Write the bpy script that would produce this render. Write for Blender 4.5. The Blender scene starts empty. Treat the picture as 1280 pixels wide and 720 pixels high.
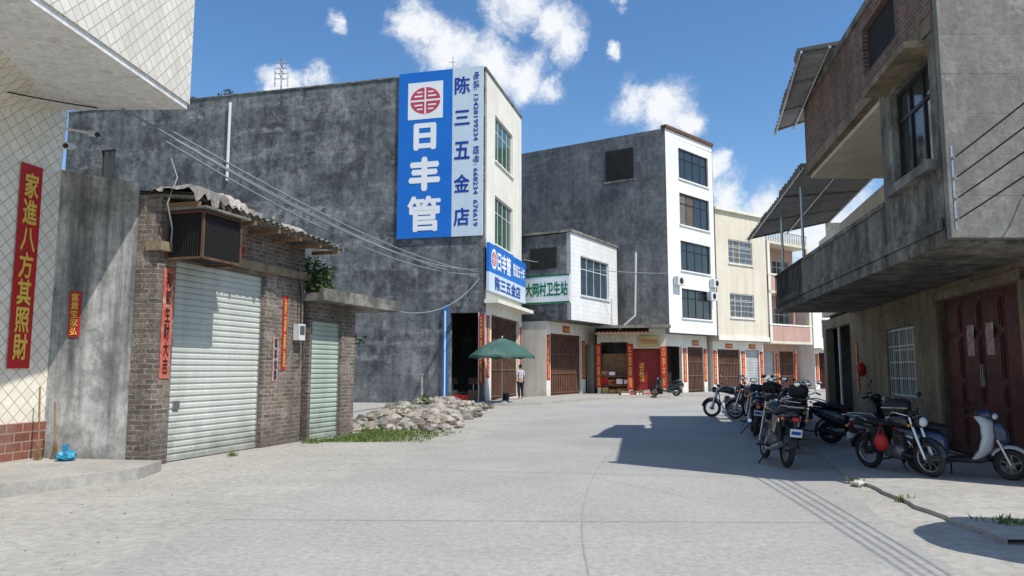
import bpy, math, random
from math import sin,cos,pi,radians,atan2,sqrt
from mathutils import Vector, Matrix
R=random.Random(7)
sc=bpy.context.scene; col=sc.collection
MW={}
I4=Matrix.Identity(4)
# ---------------------------------------------------------------- mesh builder
class M:
    def __init__(s,T=None): s.v=[];s.f=[];s.m=[];s.sm=[];s.mats=[];s.T=T
    def add(s,vs,fs,mat,smooth=False):
        o=len(s.v)
        for v in vs:
            v=Vector(v)
            if s.T is not None: v=s.T@v
            s.v.append(v)
        if mat not in s.mats: s.mats.append(mat)
        i=s.mats.index(mat)
        for f in fs: s.f.append([o+k for k in f]); s.m.append(i); s.sm.append(smooth)
        return s
    def quad(s,a,b,c,d,mat): return s.add([a,b,c,d],[(0,1,2,3)],mat)
    def box(s,x0,x1,y0,y1,z0,z1,mat):
        v=[(x,y,z) for z in (z0,z1) for y in (y0,y1) for x in (x0,x1)]
        return s.add(v,[(0,2,3,1),(4,5,7,6),(0,1,5,4),(2,6,7,3),(0,4,6,2),(1,3,7,5)],mat)
    def prism(s,pts,z0,z1,mat):
        n=len(pts); g=lambda z,i: z[i] if isinstance(z,(list,tuple)) else z
        v=[(p[0],p[1],g(z0,i)) for i,p in enumerate(pts)]+[(p[0],p[1],g(z1,i)) for i,p in enumerate(pts)]
        f=[tuple(range(n))[::-1],tuple(range(n,2*n))]+[(i,(i+1)%n,(i+1)%n+n,i+n) for i in range(n)]
        return s.add(v,f,mat)
    def cyl(s,p0,p1,r0,mat,r1=None,n=10,smooth=True):
        return s.tube([p0,p1],[r0,r0 if r1 is None else r1],mat,n,smooth)
    def tube(s,pts,r,mat,n=8,smooth=True,cap=True):
        pts=[Vector(p) for p in pts]; k=len(pts)
        if not isinstance(r,(list,tuple)): r=[r]*k
        vs=[];fs=[]; ref=None
        for i,p in enumerate(pts):
            d=(pts[min(i+1,k-1)]-pts[max(i-1,0)]).normalized()
            if ref is None: ref=Vector((0,0,1)) if abs(d.z)<.9 else Vector((1,0,0))
            a=d.cross(ref).normalized(); b=a.cross(d).normalized(); ref=b
            for j in range(n):
                t=2*pi*j/n; vs.append(p+a*(cos(t)*r[i])+b*(sin(t)*r[i]))
        for i in range(k-1):
            for j in range(n):
                fs.append((i*n+j,i*n+(j+1)%n,(i+1)*n+(j+1)%n,(i+1)*n+j))
        s.add(vs,fs,mat,smooth)
        if cap:
            s.add(vs[:n],[tuple(range(n))[::-1]],mat); s.add(vs[-n:],[tuple(range(n))],mat)
        return s
    def torus(s,c,Rr,r,mat,N=28,n=8,sq=1.0):
        vs=[];fs=[]
        for i in range(N):
            a=2*pi*i/N
            for j in range(n):
                b=2*pi*j/n; q=Rr+r*cos(b)
                vs.append((c[0]+q*cos(a),c[1]+r*sq*sin(b),c[2]+q*sin(a)))
        for i in range(N):
            for j in range(n):
                fs.append((i*n+j,i*n+(j+1)%n,((i+1)%N)*n+(j+1)%n,((i+1)%N)*n+j))
        return s.add(vs,fs,mat,True)
    def ball(s,c,r,mat,nu=12,nv=8):
        if not isinstance(r,(list,tuple)): r=(r,r,r)
        vs=[(c[0],c[1],c[2]-r[2])];fs=[]
        for i in range(1,nv):
            ph=-pi/2+pi*i/nv
            for j in range(nu):
                t=2*pi*j/nu; vs.append((c[0]+r[0]*cos(ph)*cos(t),c[1]+r[1]*cos(ph)*sin(t),c[2]+r[2]*sin(ph)))
        vs.append((c[0],c[1],c[2]+r[2])); L=len(vs)-1
        for j in range(nu): fs.append((0,1+(j+1)%nu,1+j)); fs.append((L,L-nu+j,L-nu+(j+1)%nu))
        for i in range(nv-2):
            for j in range(nu): fs.append((1+i*nu+j,1+i*nu+(j+1)%nu,1+(i+1)*nu+(j+1)%nu,1+(i+1)*nu+j))
        return s.add(vs,fs,mat,True)
    def loft(s,secs,mat,n=14,pw=.75,smooth=True):
        vs=[];fs=[]
        for (x,zc,hy,hz) in secs:
            for j in range(n):
                t=2*pi*j/n; c_,s_=cos(t),sin(t)
                vs.append((x,hy*math.copysign(abs(c_)**pw,c_),zc+hz*math.copysign(abs(s_)**pw,s_)))
        k=len(secs)
        for i in range(k-1):
            for j in range(n): fs.append((i*n+j,(i+1)*n+j,(i+1)*n+(j+1)%n,i*n+(j+1)%n))
        fs.append(tuple(range(n))); fs.append(tuple(range((k-1)*n,k*n))[::-1])
        return s.add(vs,fs,mat,smooth)
    def obj(s,name,parent=None,loc=None,rot=None,world=False,**pr):
        vs=s.v
        if world and parent is not None:
            inv=MW[parent.name].inverted(); vs=[inv@v for v in vs]
        me=bpy.data.meshes.new(name); me.from_pydata([tuple(v) for v in vs],[],s.f)
        for m in s.mats: me.materials.append(m)
        me.polygons.foreach_set('material_index',s.m); me.polygons.foreach_set('use_smooth',s.sm)
        uv=me.uv_layers.new(name='UVMap').data
        for p in me.polygons:
            nn=p.normal; ax,ay,az=abs(nn.x),abs(nn.y),abs(nn.z)
            for li in p.loop_indices:
                c=me.vertices[me.loops[li].vertex_index].co
                uv[li].uv=(c.x,c.y) if az>max(ax,ay)*1.2 else ((c.y,c.z) if ax>ay else (c.x,c.z))
        me.update(); me.validate()
        ob=bpy.data.objects.new(name,me); col.objects.link(ob)
        mat=I4.copy()
        if loc is not None or rot is not None:
            rr=rot or (0,0,0); ob.location=loc or (0,0,0); ob.rotation_euler=rr
            mat=Matrix.LocRotScale(Vector(loc or (0,0,0)),ob.rotation_euler,None)
        if parent is not None: ob.parent=parent; mat=MW[parent.name]@mat
        MW[ob.name]=mat
        for k,v in pr.items(): ob[k]=v
        return ob
def thing(name,label,cat,loc=(0,0,0),rot=(0,0,0),group=None):
    ob=bpy.data.objects.new(name,None); ob.empty_display_size=.3; col.objects.link(ob)
    ob.location=loc; ob.rotation_euler=rot; ob['label']=label; ob['category']=cat
    if group: ob['group']=group
    MW[ob.name]=Matrix.LocRotScale(Vector(loc),ob.rotation_euler,None)
    return ob
def fr(o,u):
    U=Vector((u[0],u[1],0)).normalized(); m=Matrix.Identity(4)
    m.col[0]=(U.x,U.y,0,0); m.col[1]=(-U.y,U.x,0,0); m.col[3]=(o[0],o[1],o[2] if len(o)>2 else 0,1)
    return m
# ---------------------------------------------------------------- materials
def surf(name,c1,c2=None,scale=1.5,rough=.85,bump=.15,bscale=30,streak=0,sc_=(.02,.02,.02),metal=0,pat=None,fine=.12,spec=.3,blot=0,blotc=(.3,.3,.3),coat=0,bdist=.01,blot2=0,blot2c=(.05,.05,.05),b2s=.35,grime=0,hb=0,hbc=(.3,.3,.3),b2w=.08):
    m=bpy.data.materials.new(name); m.use_nodes=True; nt=m.node_tree; N=nt.nodes; L=nt.links
    b=N['Principled BSDF']; b.inputs['Roughness'].default_value=rough; b.inputs['Metallic'].default_value=metal
    b.inputs['Specular IOR Level'].default_value=spec; b.inputs['Coat Weight'].default_value=coat
    tc=N.new('ShaderNodeTexCoord')
    def noise(s_,det=6,vec=None,ro=.6):
        n=N.new('ShaderNodeTexNoise'); n.inputs['Scale'].default_value=s_; n.inputs['Detail'].default_value=det; n.inputs['Roughness'].default_value=ro
        L.new(vec or tc.outputs['Object'],n.inputs['Vector']); return n.outputs['Fac']
    def ramp(x,a,c,lo=0,hi=1):
        n=N.new('ShaderNodeMapRange'); n.inputs[1].default_value=a; n.inputs[2].default_value=c; n.inputs[3].default_value=lo; n.inputs[4].default_value=hi
        L.new(x,n.inputs[0]); return n.outputs[0]
    def mix(f,a,c,bt='MIX'):
        n=N.new('ShaderNodeMix'); n.data_type='RGBA'; n.blend_type=bt
        for sk,v in ((n.inputs[0],f),(n.inputs[6],a),(n.inputs[7],c)):
            if isinstance(v,(int,float)): sk.default_value=v
            elif isinstance(v,tuple): sk.default_value=(*v,1)
            else: L.new(v,sk)
        return n.outputs[2]
    c2=c2 or tuple(x*.8 for x in c1)
    colr=mix(ramp(noise(scale),.36,.64),c1,c2)
    hgt=noise(bscale,4)
    if pat:
        mp=N.new('ShaderNodeMapping'); mp.inputs['Rotation'].default_value=(0,0,pat.get('rot',0)); L.new(tc.outputs['UV'],mp.inputs[0])
        br=N.new('ShaderNodeTexBrick'); br.offset=pat.get('off',.5); br.inputs['Scale'].default_value=1
        br.inputs['Brick Width'].default_value=pat['w']; br.inputs['Row Height'].default_value=pat['h']; br.inputs['Mortar Size'].default_value=pat.get('ms',.008)
        br.inputs['Mortar Smooth'].default_value=.2
        v=pat.get('var',.15); br.inputs['Color1'].default_value=(1-v,1-v,1-v,1); br.inputs['Color2'].default_value=(1+v*.5,)*3+(1,); br.inputs['Mortar'].default_value=(1,1,1,1)
        L.new(mp.outputs[0],br.inputs['Vector'])
        colr=mix(1.0,colr,br.outputs['Color'],'MULTIPLY')
        mf=br.outputs['Fac']
        if pat.get('wear'):
            mm=N.new('ShaderNodeMath'); mm.operation='MULTIPLY'; L.new(mf,mm.inputs[0]); L.new(ramp(noise(1.5),.42,.62,0,pat['wear']),mm.inputs[1]); mf=mm.outputs[0]
        colr=mix(mf,colr,pat['mc'])
        mh=N.new('ShaderNodeMath'); mh.operation='MULTIPLY_ADD'; L.new(br.outputs['Fac'],mh.inputs[0]); mh.inputs[1].default_value=-pat.get('depth',1.2); L.new(hgt,mh.inputs[2]); hgt=mh.outputs[0]
    if blot: colr=mix(ramp(noise(scale*.55,8,ro=.7),.53,.60,0,blot),colr,blotc)
    if blot2:
        mp=N.new('ShaderNodeMapping'); mp.inputs['Location'].default_value=(7.3,2.1,4.4); mp.inputs['Scale'].default_value=(1,1,.8); L.new(tc.outputs['Object'],mp.inputs[0])
        colr=mix(ramp(noise(b2s,10,mp.outputs[0],.75),.54-b2w,.54+b2w,0,blot2),colr,blot2c)
    if streak:
        mp=N.new('ShaderNodeMapping'); mp.inputs['Scale'].default_value=(1.6,1.6,.13); L.new(tc.outputs['Object'],mp.inputs[0])
        colr=mix(ramp(noise(1.3,7,mp.outputs[0],.68),.45,.68,0,streak),colr,sc_)
    if hb:
        mp=N.new('ShaderNodeMapping'); mp.inputs['Scale'].default_value=(.14,.14,1.0); mp.inputs['Location'].default_value=(3,1,9); L.new(tc.outputs['Object'],mp.inputs[0])
        a_=ramp(noise(1.1,9,mp.outputs[0],.7),.52,.62); bb=N.new('ShaderNodeMath'); bb.operation='MULTIPLY'; L.new(a_,bb.inputs[0]); L.new(ramp(noise(2.6,8,None,.75),.42,.6,0,hb),bb.inputs[1])
        colr=mix(bb.outputs[0],colr,hbc)
    if grime:
        sx=N.new('ShaderNodeSeparateXYZ'); L.new(tc.outputs['Object'],sx.inputs[0]); a=N.new('ShaderNodeMath'); a.operation='MULTIPLY_ADD'; L.new(noise(2.2,6),a.inputs[0]); a.inputs[1].default_value=1.6; L.new(sx.outputs[2],a.inputs[2])
        colr=mix(ramp(a.outputs[0],.7,1.5,grime,0),colr,(.09,.08,.065))
    if fine: 
        f=ramp(noise(bscale*.6,5,ro=.75),.3,.7,1-fine*1.6,1+fine)
        mm=N.new('ShaderNodeVectorMath'); mm.operation='SCALE'; L.new(colr,mm.inputs[0]); L.new(f,mm.inputs['Scale']); colr=mm.outputs[0]
    L.new(colr,b.inputs['Base Color'])
    L.new(ramp(noise(scale*3),.3,.7,max(rough-.1,0),min(rough+.1,1)),b.inputs['Roughness'])
    if bump:
        bn=N.new('ShaderNodeBump'); bn.inputs['Strength'].default_value=bump; bn.inputs['Distance'].default_value=bdist; L.new(hgt,bn.inputs['Height']); L.new(bn.outputs[0],b.inputs['Normal'])
    return m
road_m=surf('road_concrete',(.375,.368,.345),(.315,.31,.29),scale=.35,bump=.35,bscale=25,fine=.16,blot=.3,blotc=(.42,.41,.385),blot2=.3,blot2c=(.28,.272,.25),b2s=.5,b2w=.12)
verge_m=surf('dusty_concrete',(.385,.37,.335),(.325,.312,.28),scale=.8,bump=.5,bscale=14,fine=.18,blot=.35,blotc=(.30,.285,.255),blot2=.4,blot2c=(.42,.40,.355),b2s=.7,b2w=.12)
apron_m=surf('pavement_concrete',(.40,.385,.35),(.33,.315,.285),scale=.7,bump=.4,bscale=18,fine=.16,blot2=.4,blot2c=(.25,.24,.21),b2s=.9)
earth_m=surf('earth',(.30,.27,.21),(.20,.18,.13),scale=1.2,bump=.8,bscale=9,fine=.3,bdist=.05,blot=.4,blotc=(.15,.17,.08))
ground_m=surf('ground_soil',(.2,.18,.12),(.10,.13,.06),scale=.1,bump=.3,bscale=3)
joint_m=surf('tar_joint',(.30,.293,.27),(.25,.245,.23),bump=0,fine=0)
crack_m=surf('crack_line',(.25,.245,.23),bump=0,fine=0)
cem_dark=surf('weathered_cement',(.14,.15,.158),(.20,.21,.215),scale=.8,bump=.5,bscale=5,streak=.65,sc_=(.06,.064,.068),fine=.3,blot=.7,blotc=(.30,.305,.305),blot2=.85,blot2c=(.055,.06,.064),b2s=.62,b2w=.05,hb=.8,hbc=(.34,.345,.34),pat=dict(w=4.6,h=1.3,off=.5,ms=.02,mc=(.08,.085,.088),var=.05,depth=.3,wear=.5),bdist=.02)
cem_dark2=surf('weathered_cement_block',(.155,.165,.172),(.215,.22,.222),scale=.8,bump=.45,bscale=6,streak=.55,sc_=(.075,.08,.084),fine=.24,blot=.5,blotc=(.29,.29,.285),blot2=.6,blot2c=(.08,.086,.09),b2s=.6,b2w=.06,hb=.5,hbc=(.32,.32,.31),pat=dict(w=2.4,h=.9,off=.5,ms=.02,mc=(.10,.104,.107),var=.05,depth=.3,wear=.6))
cem_grey=surf('streaked_cement',(.40,.40,.385),(.54,.54,.52),scale=1.1,bump=.35,bscale=12,streak=.95,sc_=(.10,.102,.10),fine=.2,blot=.5,blotc=(.62,.62,.6),blot2=.75,blot2c=(.17,.175,.17),b2s=1.3,b2w=.07,grime=.5)
cem_rough=surf('formed_concrete',(.28,.27,.25),(.21,.20,.185),scale=1.6,bump=.6,bscale=16,streak=.5,sc_=(.12,.115,.10),fine=.22,blot=.6,blotc=(.40,.385,.35),blot2=.6,blot2c=(.14,.135,.125),b2s=1.2,b2w=.07,pat=dict(w=3,h=.55,off=.3,ms=.01,mc=(.15,.14,.12),var=.08,depth=.4,wear=.8))
cem_stain=surf('stained_parapet_concrete',(.30,.275,.235),(.20,.185,.155),scale=1.6,bump=.5,bscale=14,streak=.95,sc_=(.05,.048,.042),fine=.22,blot=.5,blotc=(.36,.34,.3),blot2=.85,blot2c=(.07,.066,.06),b2s=1.5,b2w=.06)
cem_tan=surf('tan_cement',(.32,.25,.16),(.23,.18,.115),scale=1.2,bump=.4,bscale=14,streak=.6,sc_=(.09,.073,.05),fine=.2,blot=.3,blotc=(.38,.32,.24),blot2=.65,blot2c=(.14,.115,.08),b2s=1.3,b2w=.07,grime=.6)
moss_m=surf('stained_slab',(.34,.32,.28),(.11,.11,.10),scale=1.6,bump=.4,bscale=14,streak=.6,sc_=(.04,.04,.035),fine=.2)
speck_m=surf('speckled_soffit',(.84,.83,.80),(.76,.75,.72),scale=7,bump=.3,bscale=20,fine=.12,blot=.35,blotc=(.45,.43,.40),blot2=.35,blot2c=(.5,.48,.44),b2s=3)
cream=surf('cream_plaster',(.80,.78,.70),(.73,.70,.62),scale=.8,bump=.1,bscale=20,streak=.4,sc_=(.46,.42,.35),fine=.06,grime=.35)
cream2=surf('pale_yellow_plaster',(.72,.66,.54),(.66,.60,.48),scale=.8,bump=.1,bscale=20,streak=.4,sc_=(.38,.32,.24),fine=.06,grime=.35)
soff_m=surf('cream_soffit',(.76,.69,.55),(.66,.59,.46),scale=1.5,bump=.1,fine=.1,streak=.2,sc_=(.35,.3,.24))
pink=surf('salmon_plaster',(.55,.35,.29),(.47,.30,.25),scale=.8,bump=.1,streak=.35,sc_=(.28,.17,.14))
wtile=surf('white_tile',(.82,.82,.81),(.76,.76,.75),scale=.6,rough=.35,bump=.15,fine=.04,streak=.25,sc_=(.5,.48,.44),pat=dict(w=.5,h=.25,off=0,ms=.012,mc=(.6,.6,.59),var=.05,depth=.6),spec=.5)
dtile=surf('diamond_tile',(.85,.81,.71),(.79,.74,.63),scale=1.2,rough=.35,bump=.3,fine=.05,streak=.25,sc_=(.5,.43,.33),pat=dict(w=.17,h=.17,off=0,ms=.008,mc=(.50,.41,.29),var=.09,rot=pi/4,depth=1),spec=.5)
rtile=surf('maroon_base_tile',(.26,.10,.07),(.18,.07,.05),rough=.4,bump=.2,pat=dict(w=.3,h=.15,off=.5,ms=.01,mc=(.35,.27,.22),var=.2),blot2=.4,blot2c=(.3,.24,.2),b2s=2)
brick=surf('worn_brick',(.30,.215,.165),(.19,.15,.12),scale=3,bump=1,bscale=25,fine=.3,streak=.6,sc_=(.09,.08,.07),pat=dict(w=.26,h=.085,off=.5,ms=.013,mc=(.34,.315,.275),var=.45,depth=1.5),bdist=.02,blot=.7,blotc=(.40,.37,.33),blot2=.7,blot2c=(.11,.10,.088),b2s=1.6,grime=.5)
brick2=surf('dark_brick',(.28,.13,.09),(.18,.095,.07),scale=3,bump=.9,bscale=25,fine=.2,streak=.5,sc_=(.08,.06,.045),pat=dict(w=.24,h=.075,off=.5,ms=.012,mc=(.27,.235,.2),var=.4,depth=1.5),blot2=.5,blot2c=(.09,.07,.055),b2s=1.5)
shut_m=surf('shutter_paint',(.54,.57,.52),(.48,.51,.47),scale=.9,rough=.45,bump=.05,streak=.45,sc_=(.32,.33,.29),fine=.06,grime=.6)
shut2_m=surf('green_shutter_paint',(.40,.48,.41),(.35,.43,.37),scale=.9,rough=.5,bump=.05,streak=.45,sc_=(.24,.27,.22),fine=.05,grime=.6)
corr_m=surf('grey_corrugated_sheet',(.50,.51,.52),(.42,.425,.43),rough=.5,bump=.05,streak=.3,sc_=(.26,.21,.16),fine=.08,metal=.0,blot2=.4,blot2c=(.24,.19,.15),b2s=1.2)
asb_m=surf('weathered_roof_sheet',(.30,.28,.25),(.18,.17,.155),scale=2,rough=.8,bump=.3,streak=.4,sc_=(.08,.075,.065),fine=.2,blot2=.6,blot2c=(.10,.09,.08),b2s=2)
rust_m=surf('rusty_metal',(.17,.085,.05),(.09,.05,.035),scale=5,rough=.7,bump=.3)
glass_g=surf('green_glass',(.05,.11,.08),(.035,.08,.06),rough=.08,bump=0,fine=0,spec=.8)
glass_d=surf('dark_glass',(.02,.028,.032),(.03,.035,.04),rough=.06,bump=0,fine=0,spec=.7)
glass_b=surf('blue_glass',(.05,.08,.11),(.03,.05,.07),rough=.08,bump=0,fine=0,spec=.8)
alu=surf('white_aluminium',(.66,.67,.67),(.6,.61,.6),rough=.4,bump=0,fine=.04)
blackm=surf('black_paint',(.018,.018,.018),(.03,.03,.03),rough=.5,bump=.05)
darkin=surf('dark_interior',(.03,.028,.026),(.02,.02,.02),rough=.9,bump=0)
browng=surf('brown_gate_paint',(.17,.09,.06),(.11,.06,.045),scale=2,rough=.5,bump=.1,fine=.18,streak=.3,sc_=(.22,.15,.11))
redgate=surf('dark_red_gate_paint',(.11,.022,.02),(.07,.018,.016),scale=2.5,rough=.55,bump=.1,fine=.15,streak=.5,sc_=(.05,.025,.02),grime=.4)
bluep=surf('sign_blue',(.012,.15,.56),(.015,.17,.60),rough=.45,bump=0,fine=.03,scale=.5)
palep=surf('sign_pale',(.55,.66,.76),(.60,.70,.78),rough=.45,bump=0,fine=.02)
inkb=surf('ink_blue',(.01,.06,.36),rough=.5,bump=0,fine=0)
inkw=surf('ink_white',(.85,.86,.87),(.82,.83,.84),rough=.5,bump=0,fine=0)
inkr=surf('emblem_red',(.62,.07,.12),rough=.5,bump=0,fine=0)
inkg=surf('ink_green',(.0,.22,.07),rough=.5,bump=0,fine=0)
gold=surf('gold_ink',(.75,.52,.10),(.7,.45,.08),rough=.4,bump=0,fine=0)
dink=surf('black_ink',(.02,.015,.015),rough=.6,bump=0,fine=0)
redpap=surf('red_paper',(.50,.02,.022),(.42,.025,.025),scale=3,rough=.6,bump=.1,fine=.08)
fadepap=surf('faded_orange_paper',(.55,.17,.11),(.42,.07,.05),scale=5,rough=.7,bump=.2,fine=.1,blot=.6,blotc=(.66,.5,.42))
pinkpap=surf('faded_pink_paper',(.50,.40,.38),(.3,.16,.14),scale=9,rough=.7,bump=.1,fine=.2,blot=.8,blotc=(.68,.63,.6))
yelp=surf('yellow_board',(.62,.47,.18),rough=.5,bump=0)
greenc=surf('parasol_green',(.05,.125,.10),(.035,.09,.072),rough=.7,bump=.1,fine=.15,blot=.4,blotc=(.15,.21,.18))
bluec=surf('blue_paint',(.03,.16,.42),rough=.5,bump=0)
steel=surf('steel',(.5,.5,.5),(.42,.42,.42),rough=.3,bump=0,metal=.9,fine=.1)
chrome=surf('chrome',(.7,.7,.7),(.6,.6,.6),rough=.12,bump=0,metal=1,fine=0)
rubber=surf('tyre_rubber',(.02,.02,.02),(.045,.042,.038),rough=.85,bump=.2)
seatm=surf('seat_vinyl',(.018,.018,.02),rough=.55,bump=.1)
alloy=surf('engine_alloy',(.22,.22,.22),(.12,.12,.12),scale=12,rough=.4,metal=.7,bump=.1)
lampred=surf('red_lens',(.45,.01,.01),rough=.15,bump=0,fine=0,spec=.7)
lampor=surf('orange_lens',(.7,.22,.02),rough=.15,bump=0,fine=0,spec=.7)
lampcl=surf('clear_lens',(.65,.67,.7),rough=.08,bump=0,fine=0,spec=.8)
def paint(n,c): return surf(n,c,tuple(x*.9 for x in c),rough=.25,bump=0,fine=.05,spec=.5,coat=.5)
p_black=paint('black_gloss',(.015,.015,.017)); p_red=paint('red_gloss',(.35,.02,.015)); p_blue=paint('navy_gloss',(.02,.04,.10)); p_silver=paint('silver_gloss',(.50,.53,.56)); p_dred=paint('maroon_gloss',(.16,.02,.02))
leaf=surf('leaf_green',(.05,.11,.025),(.09,.15,.04),scale=6,rough=.6,bump=0,fine=.2)
leafd=surf('leaf_dark',(.03,.065,.018),(.05,.09,.025),scale=6,rough=.6,bump=0,fine=.2)
grassm=surf('grass_blades',(.11,.18,.035),(.18,.20,.06),scale=3,rough=.7,bump=0,fine=.2)
rock_m=surf('rubble_stone',(.42,.39,.34),(.27,.23,.19),scale=2,bump=.6,bscale=15,fine=.25)
wood=surf('wood',(.30,.19,.10),(.2,.12,.07),scale=4,bump=.2)
skin_m=surf('skin',(.42,.25,.17),(.38,.22,.15),rough=.55,bump=0,fine=.03)
hair_m=surf('hair',(.012,.01,.009),rough=.5,bump=0)
shirt=surf('striped_shirt',(.70,.70,.72),(.64,.64,.67),bump=.1,pat=dict(w=9,h=.07,off=0,ms=.014,mc=(.16,.17,.22),var=0,depth=0))
pants=surf('dark_trousers',(.02,.022,.035),bump=.2)
wirem=surf('cable_black',(.02,.02,.02),rough=.6,bump=0,fine=0)
wirew=surf('cable_grey',(.26,.30,.30),rough=.5,bump=0,fine=0)
tarp=surf('blue_plastic',(.04,.28,.45),rough=.4,bump=.3)
ptarp=surf('pale_tarpaulin',(.50,.46,.40),(.33,.29,.24),scale=3,rough=.7,bump=.4,fine=.15)
redpl=surf('red_plastic',(.5,.03,.025),rough=.35,bump=0)
whitep=surf('white_paint_wall',(.82,.82,.80),(.78,.78,.76),bump=.1,streak=.35,sc_=(.5,.49,.46),fine=.04,scale=.7)
# ---------------------------------------------------------------- text (evaluated together at the end)
TX=[]
def text(s,parent,T,cx,cz,w,h,y,mat,vert=False,bold=.012,name='lettering'):
    if vert: s='\n'.join(s)
    TX.append((s,parent,T,cx,cz,w,h,y,mat,bold,name))
def do_text():
    obs=[]
    for t in TX:
        c=bpy.data.curves.new('txt','FONT'); c.body=t[0]; c.align_x='CENTER'; c.extrude=.0; c.resolution_u=2; c.space_line=1.0
        o=bpy.data.objects.new('txt',c); col.objects.link(o); obs.append(o)
    dg=bpy.context.evaluated_depsgraph_get()
    for t,o in zip(TX,obs):
        s,parent,T,cx,cz,w,h,y,mat,bold,name=t
        me=bpy.data.meshes.new_from_object(o.evaluated_get(dg))
        vs=[v.co.copy() for v in me.vertices]; fs=[tuple(p.vertices) for p in me.polygons]; bpy.data.meshes.remove(me)
        if not vs: continue
        x0=min(v.x for v in vs)-bold;x1=max(v.x for v in vs)+bold;y0=min(v.y for v in vs)-bold;y1=max(v.y for v in vs)+bold
        sx=w/(x1-x0); sy=h/(y1-y0)
        m=M(T); sh=[(0,0)]+[(bold*cos(a*pi/3),bold*sin(a*pi/3)) for a in range(6)]
        for k,(dx,dy) in enumerate(sh):
            m.add([((v.x+dx-(x0+x1)/2)*sx+cx,y-.0006*k,(v.y+dy-(y0+y1)/2)*sy+cz) for v in vs],fs,mat)
        m.obj(name,parent)
    for o in obs:
        c=o.data; bpy.data.objects.remove(o); bpy.data.curves.remove(c)
# ---------------------------------------------------------------- building helpers (local frame: x along front, y inward, z up)
def wall(m,L,H,th,ops,mat,x0=0,z0=0,rm=None,y=0):
    rm=rm or mat
    xs=sorted({x0,L,*[o[0] for o in ops],*[o[1] for o in ops]}); zs=sorted({z0,H,*[o[2] for o in ops],*[o[3] for o in ops]})
    nx,nz=len(xs)-1,len(zs)-1
    def sol(i,j):
        if i<0 or j<0 or i>=nx or j>=nz: return False
        cx=(xs[i]+xs[i+1])/2; cz=(zs[j]+zs[j+1])/2
        return not any(o[0]<cx<o[1] and o[2]<cz<o[3] for o in ops)
    for i in range(nx):
        for j in range(nz):
            if not sol(i,j): continue
            a,b,c,d=xs[i],xs[i+1],zs[j],zs[j+1]
            m.quad((a,y,c),(b,y,c),(b,y,d),(a,y,d),mat); m.quad((b,y+th,c),(a,y+th,c),(a,y+th,d),(b,y+th,d),mat)
            if not sol(i-1,j): m.quad((a,y+th,c),(a,y,c),(a,y,d),(a,y+th,d),rm)
            if not sol(i+1,j): m.quad((b,y,c),(b,y+th,c),(b,y+th,d),(b,y,d),rm)
            if not sol(i,j-1): m.quad((a,y+th,c),(b,y+th,c),(b,y,c),(a,y,c),rm)
            if not sol(i,j+1): m.quad((a,y,d),(b,y,d),(b,y+th,d),(a,y+th,d),rm)
    return m
curt=[surf('curtain_pale',(.16,.17,.16),bump=0),surf('curtain_beige',(.13,.11,.08),bump=0)]
def window(par,x0,x1,z0,z1,nx,nz,fm,gm,y=.1,fw=.05,T=None,sill=None,bars=False,cur=.3):
    f=M(T)
    f.box(x0,x1,y,y+.06,z0,z0+fw,fm);f.box(x0,x1,y,y+.06,z1-fw,z1,fm);f.box(x0,x0+fw,y+.001,y+.059,z0+fw,z1-fw,fm);f.box(x1-fw,x1,y+.001,y+.059,z0+fw,z1-fw,fm)
    for i in range(1,nx): 
        x=x0+(x1-x0)*i/nx; f.box(x-fw*.4,x+fw*.4,y+.004,y+.05,z0+fw,z1-fw,fm)
    for j in range(1,nz):
        z=z0+(z1-z0)*j/nz if nz!=2 else z0+(z1-z0)*.68
        f.box(x0+fw,x1-fw,y+.007,y+.045,z-fw*.4,z+fw*.4,fm)
    w=f.obj('window',par)
    g=M(T)
    for i in range(nx):
        a=x0+fw+(x1-x0-2*fw)*i/nx; b=x0+fw+(x1-x0-2*fw)*(i+1)/nx; t=R.uniform(-.012,.012)
        mt=R.choice(curt) if (R.random()<cur*.35) else gm
        g.quad((a,y+.03+t,z0+fw),(b,y+.03-t,z0+fw),(b,y+.03-t,z1-fw),(a,y+.03+t,z1-fw),mt)
    g.obj('pane',w)
    if sill: M(T).box(x0-.08,x1+.08,-.08,.1,z0-.09,z0-.002,sill).obj('sill',w)
    if bars:
        q=M(T); n=int((x1-x0)/.16)
        for i in range(n+1):
            x=x0+.02+(x1-x0-.04)*i/n; q.cyl((x,y-.08,z0),(x,y-.08,z1),.009,alu,n=5)
        for j in range(5):
            z=z0+.06+(z1-z0-.12)*j/4; q.box(x0,x1,y-.092,y-.072,z-.012,z+.012,alu)
        q.obj('security_grille',w)
    return w
def shutter(par,x0,x1,z0,z1,y,mat,step=.11,T=None,name='roller_shutter'):
    m=M(T); n=int((z1-z0)/step); prof=[(0,0),(.25,-.022),(.72,-.022),(.94,0),(1,.006)]
    vs=[];fs=[]
    for i in range(n):
        dj=R.uniform(-.004,.004)
        for (t,d) in prof[:-1] if i<n-1 else prof:
            z=z0+(z1-z0)*(i+t)/n; vs+= [(x0,y+d+dj,z),(x1,y+d-dj,z)]
    for k in range(len(vs)//2-1): fs.append((2*k,2*k+1,2*k+3,2*k+2))
    m.add(vs,fs,mat); m.box(x0,x1,y-.035,y+.02,z0-.0,z0+.07,mat)
    o=m.obj(name,par)
    M(T).box(x0-.002,x0+.05,y-.05,y+.03,z0,z1,steel).obj('guide_rail',o); M(T).box(x1-.05,x1+.002,y-.05,y+.03,z0,z1,steel).obj('guide_rail',o)
    return o
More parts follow.
